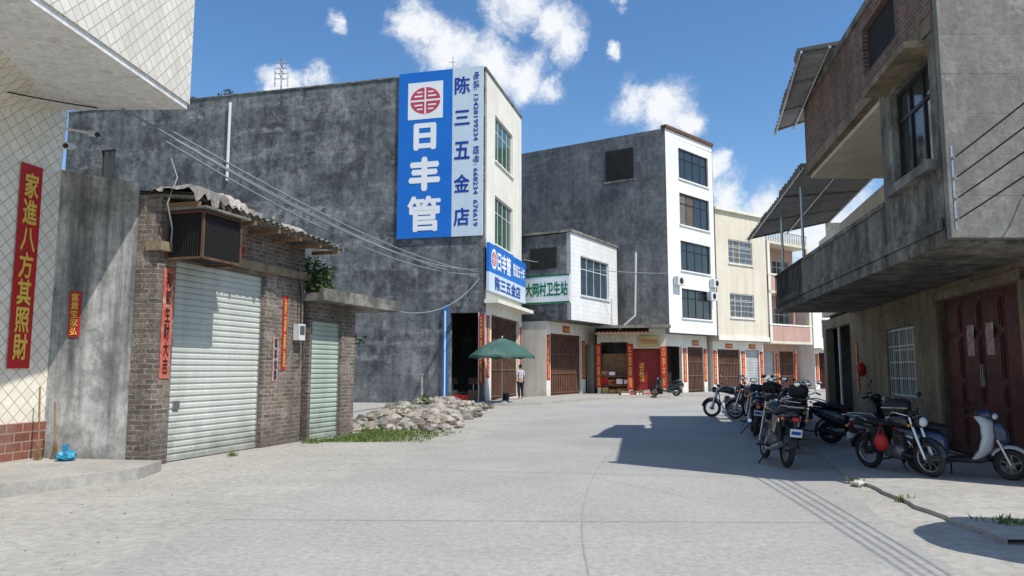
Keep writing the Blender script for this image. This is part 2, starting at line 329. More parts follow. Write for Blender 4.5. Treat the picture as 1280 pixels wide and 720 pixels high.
def gate(par,x0,x1,z0,z1,y,mat,T=None,step=.16,rails=4,name='folding_gate',top=.8):
    m=M(T); m.quad((x0,y+.05,z0),(x1,y+.05,z0),(x1,y+.05,z1),(x0,y+.05,z1),mat)
    n=max(2,int((x1-x0)/step))
    for i in range(n+1):
        x=x0+.02+(x1-x0-.04)*i/n; m.box(x-.02,x+.02,y,y+.045,z0,z1,mat)
    for j in range(rails):
        z=z0+.15+(z1-z0-.2)*j/(rails-1); m.box(x0,x1,y-.015,y-.001,z-.035,z+.035,mat)
    k=max(2,int((x1-x0)/.3)); zb=z1-top
    for i in range(k):
        a=x0+(x1-x0)*i/k; b=x0+(x1-x0)*(i+1)/k
        m.tube([(a,y-.02,zb),(b,y-.02,z1)],.012,mat,4); m.tube([(b,y-.02,zb),(a,y-.02,z1)],.012,mat,4)
    return m.obj(name,par)
def shell(m,pts,z0,z1,mat,skip=(),roof=None,rz=None,bottom=True):
    n=len(pts)
    for i in range(n):
        if i in skip: continue
        a,b=pts[i],pts[(i+1)%n]
        m.quad((a[0],a[1],z0),(b[0],b[1],z0),(b[0],b[1],z1),(a[0],a[1],z1),mat)
    zz=rz if rz is not None else z1-.5
    m.add([(p[0],p[1],zz) for p in pts],[tuple(range(n))],roof or mat)
    if bottom: m.add([(p[0],p[1],z0) for p in pts],[tuple(range(n))[::-1]],mat)
    return m
def corr(m,A,B,C,D,n,amp,mat,rag=.02):
    A,B,C,D=map(Vector,(A,B,C,D)); nr=(B-A).cross(D-A).normalized(); vs=[];fs=[];K=n*4; e=0
    for i in range(K+1):
        t=i/K; o=nr*(amp*(0,1,0,-1)[i%4])
        if i%12==0: e=R.uniform(-rag,rag)
        j1=(D-A).normalized()*e; vs+= [A+(B-A)*t+o+j1,D+(C-D)*t+o]
    for i in range(K): fs.append((2*i,2*i+2,2*i+3,2*i+1))
    return m.add(vs,fs,mat,True)
def couplet(T,x,z0,z1,w,s,y=-.015,pm=None,im=None,label='red paper couplet with gold writing pasted beside a doorway',name='door_couplet',cat='couplet',group='red paper couplets on the shop fronts',horiz=False,bold=.006):
    pm=pm or redpap; im=im or gold
    org=T@Vector((x,y,z0)); T2=T.copy(); T2.translation=org
    m=M(); n=6; W=w/2; vs=[];fs=[]; H=z1-z0
    for i in range(n+1):
        z=H*i/n; d=R.uniform(-.003,.003)
        vs+=[(-W+R.uniform(-.004,.004),d,z),(W+R.uniform(-.004,.004),d,z)]
    for i in range(n): fs.append((2*i,2*i+1,2*i+3,2*i+2))
    m.add(vs,fs,pm)
    ang=atan2(T.col[0][1],T.col[0][0])
    o=m.obj(name,None,loc=tuple(org),rot=(0,0,ang)); o['label']=label; o['category']=cat
    if group: o['group']=group
    if s:
        if horiz: text(s,o,None,0,H/2,w*.84,H*.62,-.009,im,False,bold)
        else: text(s,o,None,0,H/2,w*(.66 if bold>.01 else .52),H*.92,-.009,im,True,bold)
    return o
# ---------------------------------------------------------------- ground and roads
def cat(P,k=8):
    out=[]; Q=[P[0]]+P+[P[-1]]
    for i in range(1,len(Q)-2):
        a,b,c,d=[Vector((*q,0)) for q in Q[i-1:i+3]]
        for j in range(k):
            t=j/k; out.append(.5*((2*b)+(c-a)*t+(2*a-5*b+4*c-d)*t*t+(3*b-a-3*c+d)*t**3))
    out.append(Vector((*P[-1],0))); return out
def ribbon(name,Lp,Rp,z,mat,edge=0,w=0,irr=0):
    L_=cat(Lp);R_=cat(Rp);m=M();n=len(L_);vs=[];fs=[]
    for a,b in zip(L_,R_):
        ja=R.uniform(-irr,irr);jb=R.uniform(-irr,irr)
        vs+=[(a.x+ja,a.y,z),(b.x+jb,b.y,z)]
    for i in range(n-1): fs.append((2*i,2*i+1,2*i+3,2*i+2))
    m.add(vs,fs,mat)
    if edge:
        for q in (0,1):
            e=[(vs[2*i+q][0],vs[2*i+q][1],z) for i in range(n)]+[(vs[2*i+q][0],vs[2*i+q][1],0) for i in range(n)]
            m.add(e,[(i,i+1,n+i+1,n+i) for i in range(n-1)],mat)
    return m.obj(name,kind='structure')
M().quad((-400,-200,0),(400,-200,0),(400,800,0),(-400,800,0),ground_m).obj('ground',kind='structure')
RL=[(-3.9,-12),(-3.6,0),(-3.35,6),(-2.75,10),(-1.8,14.3),(-.75,17.8),(.5,23),(1.95,30),(4.4,35.2),(8.9,40),(14.5,44.4),(26,53),(60,76)]
RR=[(3.6,-12),(3.55,0),(3.6,6),(4.3,9.5),(5.1,12.6),(6.0,16.2),(7.0,20.5),(8.2,25),(10.4,30),(13.8,34.5),(19,39.5),(31,48.5),(66,71)]
M().quad((-14,-12,.003),(18,-12,.003),(40,75,.003),(-14,40,.003),verge_m).obj('verge',kind='structure')
ribbon('road',RL,RR,.009,road_m,irr=.06)
jm=M(); A_=cat(RL);B_=cat(RR)
def strip(m,P,w,z,mat):
    vs=[];fs=[]
    for i,p in enumerate(P):
        d=(P[min(i+1,len(P)-1)]-P[max(i-1,0)]).normalized(); nn=Vector((-d.y,d.x,0))*w
        vs+=[(p.x+nn.x,p.y+nn.y,z),(p.x-nn.x,p.y-nn.y,z)]
    for i in range(len(P)-1): fs.append((2*i,2*i+2,2*i+3,2*i+1))
    m.add(vs,fs,mat)
CP=[(.62,-12),(.6,0),(.6,6),(1.0,10),(1.85,14.3),(2.75,17.8),(3.9,23),(5.2,28.5),(7.7,33.5),(12,38.6),(17,42.5),(28.5,51)]
strip(jm,cat(CP),.008,.013,joint_m)
for i in range(4,len(A_)-1,8):
    strip(jm,[A_[i].lerp(B_[i],t/12)+Vector((0,R.uniform(-.006,.006),0)) for t in range(13)],.006,.017,joint_m)
jm.obj('road_joint',kind='structure')
ck=M()
for (x,y,l,a) in [(2.2,9.5,2.2,1.9),(1.5,16,2.5,1.3),(-2.3,8.6,1.0,2.4)]:
    P=[Vector((x,y,0))]
    for k in range(14): a+=R.uniform(-.45,.45); P.append(P[-1]+Vector((cos(a),sin(a),0))*l/14)
    strip(ck,P,.003,.0135,crack_m)
ck.obj('road_crack',kind='structure')
ribbon('pavement',[(-3.2,34.2),(-1.3,37),(1,41),(3.6,45),(6.5,48),(14.5,51.5),(24,59)],[(-2.6,33.3),(.6,33.6),(2.6,36.6),(5.1,40.2),(8.3,42.8),(14.0,46.5),(25.5,55.5)],.12,apron_m,edge=1,irr=.03)
ribbon('sidewalk',[(4.55,7.0),(4.7,9),(5.0,11.2),(5.9,15),(6.9,19.5),(8.0,24.5),(9.6,28)],[(9,7.0),(9.5,9),(10,12),(10.5,15),(11,19.5),(12,24.5),(13,28)],.05,verge_m,edge=1,irr=.04)
bm=M(); vs=[];fs=[]; nx,ny=26,40
def bankh(u,v,y): return .38*sin(pi*min(1,max(0,(1-u)*.85+.08)))*min(1,v*6,(1-v)*5+.15)*(.7+.3*sin(y*.9))
def bankx(u,y): 
    xr=-2.0+(y-18)*.06+.22*sin(y*1.3)+.1*sin(y*3.7); xl=-4.3-.05*(y-18); return xl+(xr-xl)*u
for j in range(ny+1):
    for i in range(nx+1):
        u=i/nx;v=j/ny; y=19.4+v*13.4; x=bankx(u,y); h=bankh(u,v,y)
        vs.append((x,y,h+R.uniform(-.03,.03)*(h>.02)-(.02 if (u>.97 or v<.01 or v>.99) else 0)))
for j in range(ny):
    for i in range(nx):
        a=j*(nx+1)+i; fs.append((a,a+1,a+nx+2,a+nx+1))
bm.add(vs,fs,earth_m,True).obj('dirt_bank',kind='structure')
rb=M()
def rock(m,c,r,mat):
    nu,nv=7,5; b=M(); b.ball((0,0,0),r,mat,nu,nv)
    a=R.uniform(0,6.28); k=[R.uniform(.7,1.2) for _ in b.v]
    sc3=(R.uniform(.8,1.4),R.uniform(.6,1.1),R.uniform(.4,.8))
    vs=[(c[0]+(v.x*cos(a)*sc3[0]-v.y*sin(a)*sc3[1])*q,c[1]+(v.x*sin(a)*sc3[0]+v.y*cos(a)*sc3[1])*q,c[2]+v.z*sc3[2]*q) for v,q in zip(b.v,k)]
    m.add(vs,b.f,mat)
for i in range(800):
    v=R.random(); y=19.6+12.8*v**1.2; u=min(1.03,max(0,R.gauss(.55,.3))); h=bankh(min(u,1),v,y)
    rock(rb,(bankx(u,y),y,h+.02),R.choice([.05,.07,.1,.14,.2,.24]),R.choice([rock_m,rock_m,rock_m,rock_m,brick,moss_m]))
rb.obj('rubble',kind='stuff')
gr=M()
def blades(m,n,fx,h0,h1,mats,w0=.008,w1=.02):
    for _ in range(n):
        x,y,z=fx(); a=R.uniform(0,6.28); h=R.uniform(h0,h1); w=R.uniform(w0,w1); lx,ly=R.uniform(-.5,.5)*h,R.uniform(-.5,.5)*h
        dx,dy=cos(a)*w,sin(a)*w
        m.add([(x-dx,y-dy,z),(x+dx,y+dy,z),(x+lx*.5+dx*.6,y+ly*.5+dy*.6,z+h*.6),(x+lx,y+ly,z+h)],[(0,1,2),(0,2,3)],R.choice(mats))
def f1():
    y=R.uniform(16.6,19.3); u=R.random(); return (-4.3+(y-16.6)*.25+u**1.3*R.uniform(1.0,2.5),y,0)
blades(gr,4600,f1,.02,.1,[grassm,leaf,grassm])
tuft=[(R.random(),R.random(),R.uniform(.2,.5)) for _ in range(34)]
def f2():
    if R.random()<.85:
        tu,tv,tr=R.choice(tuft); u=min(1,max(0,tu+R.gauss(0,.07)*tr*2)); v=min(1,max(0,tv+R.gauss(0,.03)*tr*2))
    else: u=R.random(); v=R.random()
    y=19.5+12.8*v; return (bankx(u,y),y,bankh(u,v,y)-.02)
blades(gr,5200,f2,.05,.2,[grassm,grassm,leaf,leafd],.012,.03)
gr.obj('grass',kind='stuff')
wp=M()
for (cx,cy,rr,n) in [(5.05,7.75,.2,170),(-5.2,14.0,.08,40),(4.75,9.2,.08,30),(-4.4,16.5,.2,140),(4.85,10.6,.08,30)]:
    blades(wp,n,lambda:(cx+R.gauss(0,rr*.5),cy+R.gauss(0,rr*.5),.0),.04,.13,[grassm,leaf,grassm])
wp.obj('weeds',kind='stuff')
st=M()
for i in range(120):
    y=R.uniform(5.5,16); s=R.choice([-1,1]); x=(-3.6-R.random()*2.0) if s<0 else (4.2+R.random()*1.3)
    rock(st,(x,y,.01 if s<0 else .01),R.choice([.006,.01,.015]),rock_m)
st.obj('loose_stones',kind='stuff')
rk=M(); rock(rk,(0,0,0),.09,cream); o=rk.obj('stone',None,loc=(4.75,10.4,.05)); o['label']='pale stone lying at the edge of the pavement'; o['category']='stone'
sl=M(); P=[(-6.5,9.3),(-5.45,11.0),(-5.55,11.95),(-7.9,12.3),(-9.5,10.5),(-9.5,9)]
sl.prism(P,0,.17,apron_m).obj('pavement_step',kind='structure')
# ================================================================= tiled house
H1=thing('tiled_house','cream diamond-tiled house with an overhanging upper storey above a doorway banner','house',(-7.8,12.5,0))
m=M(); f=lambda y:-7.8-.2*(12.5-y)
m.prism([(f(3),3),(-7.8,12.5),(-14,12.5),(-14,3)],.75,5.0,dtile)
m.add([(f(3),3,5),(-7.8,12.5,5),(-7.72,12.45,6.05),(-6.0,3,6.05),(-6.75,9,6.05),(f(9),9,5)],[(0,5,4,3),(5,1,2,4)],dtile)
m.obj('wall',H1,world=True)
M().prism([(f(3)+.04,3),(-7.76,12.52),(-14,12.52),(-14,3)],0,.75,rtile).obj('base_tile',H1,world=True)
m=M(); m.prism([(-5.6,3),(-5.75,8.5),(-5.5,12.2),(-14,12.35),(-14,3)],6.1,11,dtile).obj('upper_storey',H1,world=True)
m=M(); m.prism([(-5.63,3),(-5.78,8.5),(-5.53,12.17),(-13.9,12.32),(-13.9,3)],6.0,6.098,speck_m); m.obj('soffit',H1,world=True)
Tl=fr((-7.8,12.5),(.2,1))
bn=couplet(Tl,-.62,1.62,4.95,.43,'家進八方其照財',y=-.03,label='tall red banner with gold characters hanging on cream tiles',name='wall_banner',cat='banner',group=None,bold=.028)
c=thing('security_camera','white security camera bracketed beneath the tiled overhang','camera',(-7.1,11.6,5.2))
M().cyl((0,0,.0),(-.45,0,.15),.02,alu).obj('bracket',c); M().cyl((0,.02,-.02),(.06,-.25,-.09),.055,alu).ball((.063,-.26,-.092),.04,blackm).obj('housing',c)
c=thing('security_camera','white dome security camera bracketed beneath the tiled overhang','camera',(-7.0,11.9,5.5))
M().cyl((0,0,.0),(-.55,0,.1),.02,alu).obj('bracket',c); M().cyl((0,.02,.0),(.2,-.12,-.07),.05,alu).ball((.2,-.12,-.07),.045,blackm).obj('housing',c)
for k,(x,y,l,lab) in enumerate([(-7.55,12.0,1.15,'wooden broom leaning on the tiled house wall'),(-7.35,12.1,.9,'bamboo broom leaning against the maroon base tiles')]):
    b=thing('broom',lab,'broom',(x,y,.17),group='brooms by the tiled house')
    M().cyl((0,0,.2),(-.12,.12,l),.014,wood,n=6).obj('handle',b)
    q=M(); 
    for i in range(40): 
        a=R.uniform(-.07,.07); q.tube([(a*.3,0,.26),(a,R.uniform(-.03,.03),0)],.004,wood,3,cap=False)
    q.obj('bristles',b)
b=M(); b.ball((0,0,.06),(.15,.1,.07),tarp,18,12)
b.v=[v+Vector((R.uniform(-.03,.03),R.uniform(-.03,.03),R.uniform(-.02,.05) if v.z>.06 else 0)) for v in b.v]; b.sm=[False]*len(b.sm)
b.add([(-.05,0,.12),(.02,.02,.13),(.05,.0,.27),(-.09,.03,.24)],[(0,1,2,3)],tarp)
o=b.obj('plastic_bag',None,loc=(-7.05,11.9,.17)); o['label']='crumpled blue plastic bag on the concrete step'; o['category']='bag'
# ================================================================= brick garage
G1=thing('brick_garage','low brick shop with a pale roller shutter and corrugated eave','garage',(-6.03,12.5,0),(0,0,atan2(1,.297)))
TG=MW[G1.name]
m=M(); wall(m,4.49,4.55,.3,[(.42,3.05,0,3.55)],brick)
m.box(0,4.49,4.0,4.2,0,4.5,brick); m.box(4.29,4.488,.3,4.0,0,4.5,brick); m.obj('wall',G1)
m=M(); m.prism([(-7.85,12.5),(-6.43,12.5),(-6.43,12.72),(-7.85,12.72)],0,[5.05,4.8,4.8,5.05],cem_grey).obj('side_wall',G1,world=True)
M().prism([(-6.428,12.52),(-6.03,12.49),(-5.98,12.7),(-6.428,12.8)],0,4.6,brick).obj('brick_pier',G1,world=True)
m=M(); m.box(-.1,4.55,-.12,.2,3.62,3.78,cem_tan); m.obj('lintel',G1)
m=M(); corr(m,(-.1,-.75,4.55),(5.0,-.75,4.42),(5.0,4.3,5.0),(-.1,4.3,5.1),24,.03,asb_m,.09); corr(m,(5.0,-.72,4.385),(-.1,-.72,4.515),(-.1,4.3,5.065),(5.0,4.3,4.965),24,.03,asb_m,.0)
for i in range(7):
    x=.1+i*.78; m.box(x-.03,x+.03,-.7,0,4.38-.02*i,4.46-.02*i,wood)
m.obj('corrugated_roof',G1)
# crumpled tarpaulin and debris on the roof edge
tm=M()
def crumple(m,cx,cy,cz,w,d,h,mat,n=14,droop=.25):
    vs=[];fs=[]
    for j in range(n+1):
        for i in range(n+1):
            u,v=i/n-.5,j/n-.5; e=max(abs(u),abs(v))*2
            vs.append((cx+u*w*(1+R.uniform(-.06,.06)),cy+v*d*(1+R.uniform(-.06,.06)),cz+h*(1-e*e)+R.uniform(-.03,.03)-(droop if v<-.44 else 0)*R.random()))
    for j in range(n):
        for i in range(n): a=j*(n+1)+i; fs.append((a,a+1,a+n+2,a+n+1))
    m.add(vs,fs,mat)
crumple(tm,.35,-.3,4.64,1.0,.9,.16,asb_m); crumple(tm,1.1,-.35,4.62,.8,.7,.2,ptarp); crumple(tm,1.75,-.2,4.62,.7,.8,.1,asb_m); crumple(tm,3.1,-.35,4.56,.9,.5,.07,ptarp)
for i in range(8): rock(tm,(.2+i*.4,-.1+R.uniform(-.4,.2),4.66),R.uniform(.05,.12),moss_m)
o=tm.obj('roof_tarpaulin',None,loc=(-6.03,12.5,0),rot=(0,0,atan2(1,.297))); o['label']='crumpled pale tarpaulin weighted with stones on the garage roof'; o['category']='tarpaulin'
shutter(G1,.42,3.05,.02,3.55,.12,shut_m)
m=M(); m.box(.6,.75,.07,.085,.9,1.05,steel); m.obj('shutter_lock',G1)
couplet(TG,.24,1.45,3.35,.24,'和氣生財大吉',pm=fadepap,im=dink,label='faded orange paper couplet pasted on a brick pillar')
couplet(TG,3.45,1.35,2.3,.2,'萬事如意',pm=pinkpap,im=dink,label='faded pink paper couplet pasted on a brick pillar')
couplet(TG,3.75,1.6,3.2,.16,'財源廣進',pm=redpap,im=gold,label='narrow red couplet on a brick pillar')
couplet(TG,2.0,3.85,4.1,.6,'大吉大利',y=-.03,pm=fadepap,im=dink,label='faded red lintel paper above the roller shutter',horiz=True)
couplet(fr((-7.45,12.5),(1,0)),0.05,2.15,2.92,.2,'富貴宝家弘',label='small red paper couplet on a streaked cement wall',bold=.015)
cg=thing('metal_cage','dark mesh metal box with a timber top on a brick wall','cage',tuple(TG@Vector((.15,0,3.5))),(0,0,atan2(1,.297)))
m=M(); L_,D_,Hh=1.0,.75,.8
for (x,y) in ((0,-D_),(L_,-D_),(0,-.02),(L_,-.02)): m.box(x-.02,x+.02,y-.02,y+.02,0,Hh,rust_m)
for z in (.0,Hh): 
    m.box(.02,L_-.02,-D_-.018,-D_+.018,z-.02,z+.02,rust_m); m.box(-.018,.018,-D_+.02,-.05,z-.02,z+.02,rust_m); m.box(L_-.018,L_+.018,-D_+.02,-.05,z-.02,z+.02,rust_m)
m.obj('frame',cg)
m=M()
for i in range(20): 
    x=.04+i*.049; m.box(x-.003,x+.003,-D_-.01,-D_+.0,.03,Hh-.03,blackm)
for i in range(14):
    y=-.06-i*.049; m.box(.0,.012,y-.003,y+.003,.03,Hh-.03,blackm)
for i in range(12):
    z=.05+i*.06; m.box(.03,L_-.03,-D_-.008,-D_-.004,z-.003,z+.003,blackm); m.box(.004,.008,-D_+.03,-.05,z-.003,z+.003,blackm)
m.obj('mesh_panel',cg)
M().box(.025,L_-.025,-D_+.02,-.06,.03,Hh-.03,darkin).obj('cabinet',cg)
M().box(-.1,L_+.12,-D_-.12,.0,Hh+.035,Hh+.075,asb_m).obj('top_board',cg)
mb=thing('electric_meter','white electric meter box with cables on a brick pier','meter box',tuple(TG@Vector((4.2,-.12,2.25))),(0,0,atan2(1,.297)))
M().box(-.12,.12,-.05,.1,0,.36,alu).obj('casing',mb); M().box(-.09,.09,-.056,-.051,.12,.32,glass_d).obj('glass',mb)
M().tube([(0,0,.36),(.02,.02,1.0),(-.1,.05,1.6)],.02,wirem,6).obj('conduit',mb)
M().tube([(.1,0,.0),(.12,0,-.4),(-.1,.05,-.5)],.012,wirem,6).obj('cable',mb)
cb=M(); cb.tube([(0,-.15,1.1),(.1,-.25,.7),(-.1,-.25,.2),(.1,-.2,-.2),(.25,-.05,-.6)],.015,wirew,6)
o=cb.obj('hanging_cable',None,loc=tuple(TG@Vector((-.05,0,4.2))),rot=(0,0,atan2(1,.297))); o['label']='looped grey cable hanging beside the metal cage'; o['category']='cable'
A1=thing('brick_annex','small brick annex with a green shutter and stained concrete canopy','shed',(-4.62,16.9,0),(0,0,atan2(1,.35)))
TA=MW[A1.name]
m=M(); wall(m,1.95,3.15,.3,[(.1,1.35,0,2.75)],brick); m.box(1.75,1.95,.3,3.3,0,3.15,brick); m.obj('wall',A1)
m=M(); m.box(-.15,3.5,-.45,3.3,3.16,3.34,moss_m); m.box(-.15,3.5,-.452,-.33,3.34,3.44,moss_m); m.obj('canopy_slab',A1)
shutter(A1,.1,1.35,.02,2.75,.1,shut2_m)
def leafclump(name,lab,cat_,loc,r,n,mats,ls=.07,pot=False,group=None):
    t=thing(name,lab,cat_,loc,group=group); m=M()
    cl=[(R.uniform(-.7,.7)*r,R.uniform(-.5,.5)*r,R.uniform(.3,1.3)*r,R.uniform(.3,.6)*r) for _ in range(6)]
    for i in range(n):
        c=R.choice(cl); d=Vector((R.gauss(0,1),R.gauss(0,1),R.gauss(0,1))).normalized()*c[3]*R.random()**.4
        p=Vector(c[:3])+d; a=Vector((R.uniform(-1,1),R.uniform(-1,1),R.uniform(-.6,.6))).normalized(); b=a.cross(Vector((R.uniform(-1,1),R.uniform(-1,1),1))).normalized()
        l=ls*R.uniform(.6,1.4); m.add([p,p+a*l*.5+b*l*.28,p+a*l,p+a*l*.5-b*l*.28],[(0,1,2,3)],R.choice(mats))
    m.obj('foliage',t); q=M()
    for c in cl: q.tube([(0,0,0),(c[0]*.5,c[1]*.5,c[2]*.5),c[:3]],[.015,.01,.004],wood,5)
    q.obj('stem',t)
    if pot: M().cyl((0,0,-.02),(0,0,.22),.11,rust_m,r1=.15,n=14).obj('pot',t)
    return t
leafclump('potted_plant','bushy green plant growing on the annex roof','plant',tuple(TA@Vector((.15,.1,3.36))),.6,950,[leaf,leafd],.09,True,'plants on the annex roof')
leafclump('potted_plant','low green plant on the stained canopy slab','plant',tuple(TA@Vector((.75,.25,3.36))),.33,260,[leaf,leafd],.08,True,'plants on the annex roof')
leafclump('weed_plant','wild weeds growing in the gap beside the brick annex','plant',tuple(TA@Vector((2.6,.6,2.0))),.4,260,[leaf,leafd],.1)
leafclump('weed_plant','bushy weeds at the foot of the cement building wall','plant',(-3.3,27.5,.15),.4,220,[leaf,leafd,grassm],.12)
# ================================================================= hardware shop building
d3=(.258,1); B3=thing('hardware_shop_building','tall weathered grey cement building with a narrow cream front','building',(-1.31,35,0),(0,0,atan2(d3[1],d3[0])))
T3=MW[B3.name]; L3=7.44
m=M(); wall(m,L3,16.3,.3,[(1.2,6.9,.12,4.3),(1.8,5.4,12.2,14.6),(1.8,5.4,7.9,10.4)],cream); m.obj('front_wall',B3)
m=M(fr((0,25),(0,-1)) )
wall(m,25,16.3,.25,[(23.3,24.75,.12,4.3),(2.4,3.4,12.2,13.9)],cem_dark)
m.obj('side_wall',B3)
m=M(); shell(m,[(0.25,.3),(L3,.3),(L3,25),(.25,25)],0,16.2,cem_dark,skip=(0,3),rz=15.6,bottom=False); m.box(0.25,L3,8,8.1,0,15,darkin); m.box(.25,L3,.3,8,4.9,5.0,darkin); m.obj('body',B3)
M().box(-.04,L3+.03,-.06,.35,16.3,16.42,moss_m).obj('parapet_cap',B3)
m=M(); m.box(-.05,.2,.36,25,16.3,16.37,moss_m); m.obj('side_coping',B3)
window(B3,1.8,5.4,12.2,14.6,4,2,alu,glass_g,sill=cream,cur=0); window(B3,1.8,5.4,7.9,10.4,4,2,alu,glass_g,sill=cream,cur=0)
window(B3,2.4,3.4,12.2,13.9,2,1,rust_m,glass_d,T=fr((0,25),(0,-1)),cur=0)
M().cyl((-.08,14.3,11.6),(-.08,14.3,15.9),.08,alu).obj('white_pipe',B3)
M().cyl((-.07,20.3,.2),(-.07,20.3,4.8),.03,steel).obj('drain_pipe',B3)
gate(B3,1.2,6.9,.12,4.3,.2,browng,step=.24,rails=4,top=1.0)
m=M(); m.box(-.05,L3,-.7,-.002,4.75,4.93,cream); m.obj('canopy',B3)
M(fr((0,25),(0,-1))).box(22.95,23.22,-.12,0,.12,4.6,bluec).box(23.05,23.12,-.13,-.121,.3,4.4,inkw).obj('painted_pilaster',B3)
couplet(fr(T3@Vector((0,25,0)),T3.to_3x3()@Vector((0,-1,0))),24.85,.9,4.2,.2,'五金水管电器',label='red strip banner beside the hardware shop doorway',y=-.03)
couplet(T3,.6,1.2,4.2,.5,'生意興隆通四海',label='long red couplet on the cream shop pillar')
couplet(T3,7.2,1.2,4.0,.45,'財源茂盛達三江',label='long red couplet on the white shop pillar')
for i in range(5):
    s_=M(); s_.box(-.25,.25,-.2,.2,0,.4+R.random()*.5,R.choice([wood,rock_m,redpl,wood])); s_.box(-.22,.22,-.17,.17,.9,1.2,R.choice([rust_m,wood]))
    s_.box(-.02,.02,-.02,.02,.4,.9,steel)
    o=s_.obj('goods_carton',None,loc=tuple(T3@Vector((1.2+.1*i,.9+i*1.1,.0)))); o['label']='stacked cartons of hardware just inside the shop corner'; o['category']='carton'; o['group']='cartons inside the hardware shop'
SG=thing('wall_sign','huge blue and pale advertising sign on a cement wall','sign',tuple(T3@Vector((-.0,4.5,8.0))),(0,0,atan2(d3[1],d3[0])-pi/2))
W_,HS=4.42,8.45
M().box(0,2.85,-.12,-.02,0,HS,bluep).obj('blue_panel',SG)
M().box(2.85,W_,-.118,-.02,.0,HS,palep).obj('pale_panel',SG)
m=M(); m.box(.04,W_-.04,-.015,.0,.05,HS-.05,steel); m.obj('back_frame',SG)
M().box(.5,2.35,-.128,-.121,6.0,7.9,inkw).obj('emblem_panel',SG)
N=40
def disc(m,cx,cz,rx,rz,y,mat):
    m.add([(cx+rx*cos(2*pi*i/N),y,cz+rz*sin(2*pi*i/N)) for i in range(N)],[tuple(range(N))],mat)
def emblem(m,cx,cz,r,y):
    # red rounded disc split by a white cross-bar and a white spine, with white slots in each half
    disc(m,cx,cz,r,r*.86,y,inkr)
    def q(x0,x1,z0,z1,k): m.quad((cx+x0*r,y-k,cz+z0*r),(cx+x1*r,y-k,cz+z0*r),(cx+x1*r,y-k,cz+z1*r),(cx+x0*r,y-k,cz+z1*r),inkw)
    q(-1,1,-.06,.06,.004); q(-.05,.05,-.9,-.061,.004); q(-.05,.05,.061,.9,.004)
    for s in (-1,1):
        for (a,b,w) in ((.24,.34,.72),(.50,.59,.55)):
            z0,z1=sorted((s*a,s*b)); q(-w,-.18,z0,z1,.005); q(.18,w,z0,z1,.005)
m=M(); emblem(m,1.42,6.95,.8,-.132); m.obj('emblem',SG)
text('日',SG,None,1.42,5.1,1.2,1.4,-.13,inkw,bold=.055); text('丰',SG,None,1.42,3.2,1.65,1.75,-.13,inkw,bold=.055); text('管',SG,None,1.42,1.2,1.75,1.8,-.13,inkw,bold=.032)
for i,ch in enumerate('陈三五金店'):
    text(ch,SG,None,3.36,7.55-i*1.65,.8,.9 if ch not in '三' else .75,-.127,inkb,bold=.026)
def rotated_text(s,par,cx,cz,w,h,y,mat):
    T=Matrix.Translation((cx,y,cz))@Matrix.Rotation(pi/2,4,'Y'); text(s,par,T,0,0,h,w,0,mat,bold=.02)
rotated_text('电话: 13428199234  短号: 668234  676619',SG,4.08,4.3,.3,7.7,-.127,inkb)
S2=thing('shop_sign','blue and white hardware shop sign above the canopy','sign',tuple(T3@Vector((0,-.12,5.35))),(0,0,atan2(1,.258)))
M().box(-.1,7.35,-.14,0,.9,2.3,bluep).obj('blue_board',S2); M().box(-.1,7.35,-.138,0,0,.9,palep).obj('white_board',S2)
m=M(); disc(m,.75,1.6,.5,.5,-.145,inkw); emblem(m,.75,1.6,.42,-.15); m.obj('emblem',S2)
text('日丰管',S2,None,2.65,1.6,2.6,1.0,-.15,inkw,bold=.035); text('管道五十年',S2,None,5.75,1.6,2.6,.7,-.15,inkw,bold=.025)
text('陈三五金店',S2,None,3.5,.45,5.2,.7,-.15,inkb,bold=.03)
t=thing('antenna_mast','slim steel antenna mast with aerials on the rooftop','antenna',tuple(T3@Vector((.8,11.8,15.6))))
m=M(); m.tube([(0,0,0),(0,0,2.9)],.04,steel,6); 
for k in range(4):
    z=1.7+k*.3; m.box(-.35,.35,-.02,.02,z,z+.03,steel); m.box(-.02,.02,-.35,.35,z+.1,z+.13,steel)
for k in range(3): m.box(-.4+k*.35,-.33+k*.35,-.05,.05,1.3,2.3,alu)
m.obj('aerial',t)
t=thing('antenna_mast','thin television aerial pole on the rooftop','antenna',tuple(T3@Vector((.6,1.9,15.6))),group='thin aerial poles'); M().tube([(0,0,0),(0,0,1.8)],.02,steel,5).box(-.2,.2,-.01,.01,1.5,1.53,steel).obj('aerial',t)
leafclump('rooftop_shrub','small dark shrub growing on the building roof','plant',tuple(T3@Vector((.6,15,16.2))),.45,200,[leafd],.12,group='rooftop shrubs')
leafclump('rooftop_shrub','small dark shrub growing on the building roof','plant',tuple(T3@Vector((.6,17.3,16.2))),.35,150,[leafd],.12,group='rooftop shrubs')
# ================================================================= clinic building
B4=thing('clinic_building','low two-storey building with a white tiled overhanging upper floor','building',(3.33,41.5,0),(0,0,atan2(1,.6)))
T4=MW[B4.name]
m=M(); wall(m,6.65,9.4,.25,[(1.27,5.33,5.9,8.2)],wtile,z0=4.4); m.obj('front_wall',B4)
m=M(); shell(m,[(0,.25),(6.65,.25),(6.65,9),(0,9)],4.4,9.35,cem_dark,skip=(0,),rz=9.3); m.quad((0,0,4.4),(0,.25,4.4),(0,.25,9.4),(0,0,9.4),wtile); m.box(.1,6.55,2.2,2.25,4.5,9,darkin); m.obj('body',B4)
M().box(-.12,6.7,-.1,9,9.41,9.55,moss_m).obj('roof_slab',B4)
M().box(-.06,-.005,.9,2.6,7.4,8.6,darkin).obj('side_vent',B4)
window(B4,1.27,5.33,5.9,8.2,4,2,alu,glass_b,sill=alu,cur=0)
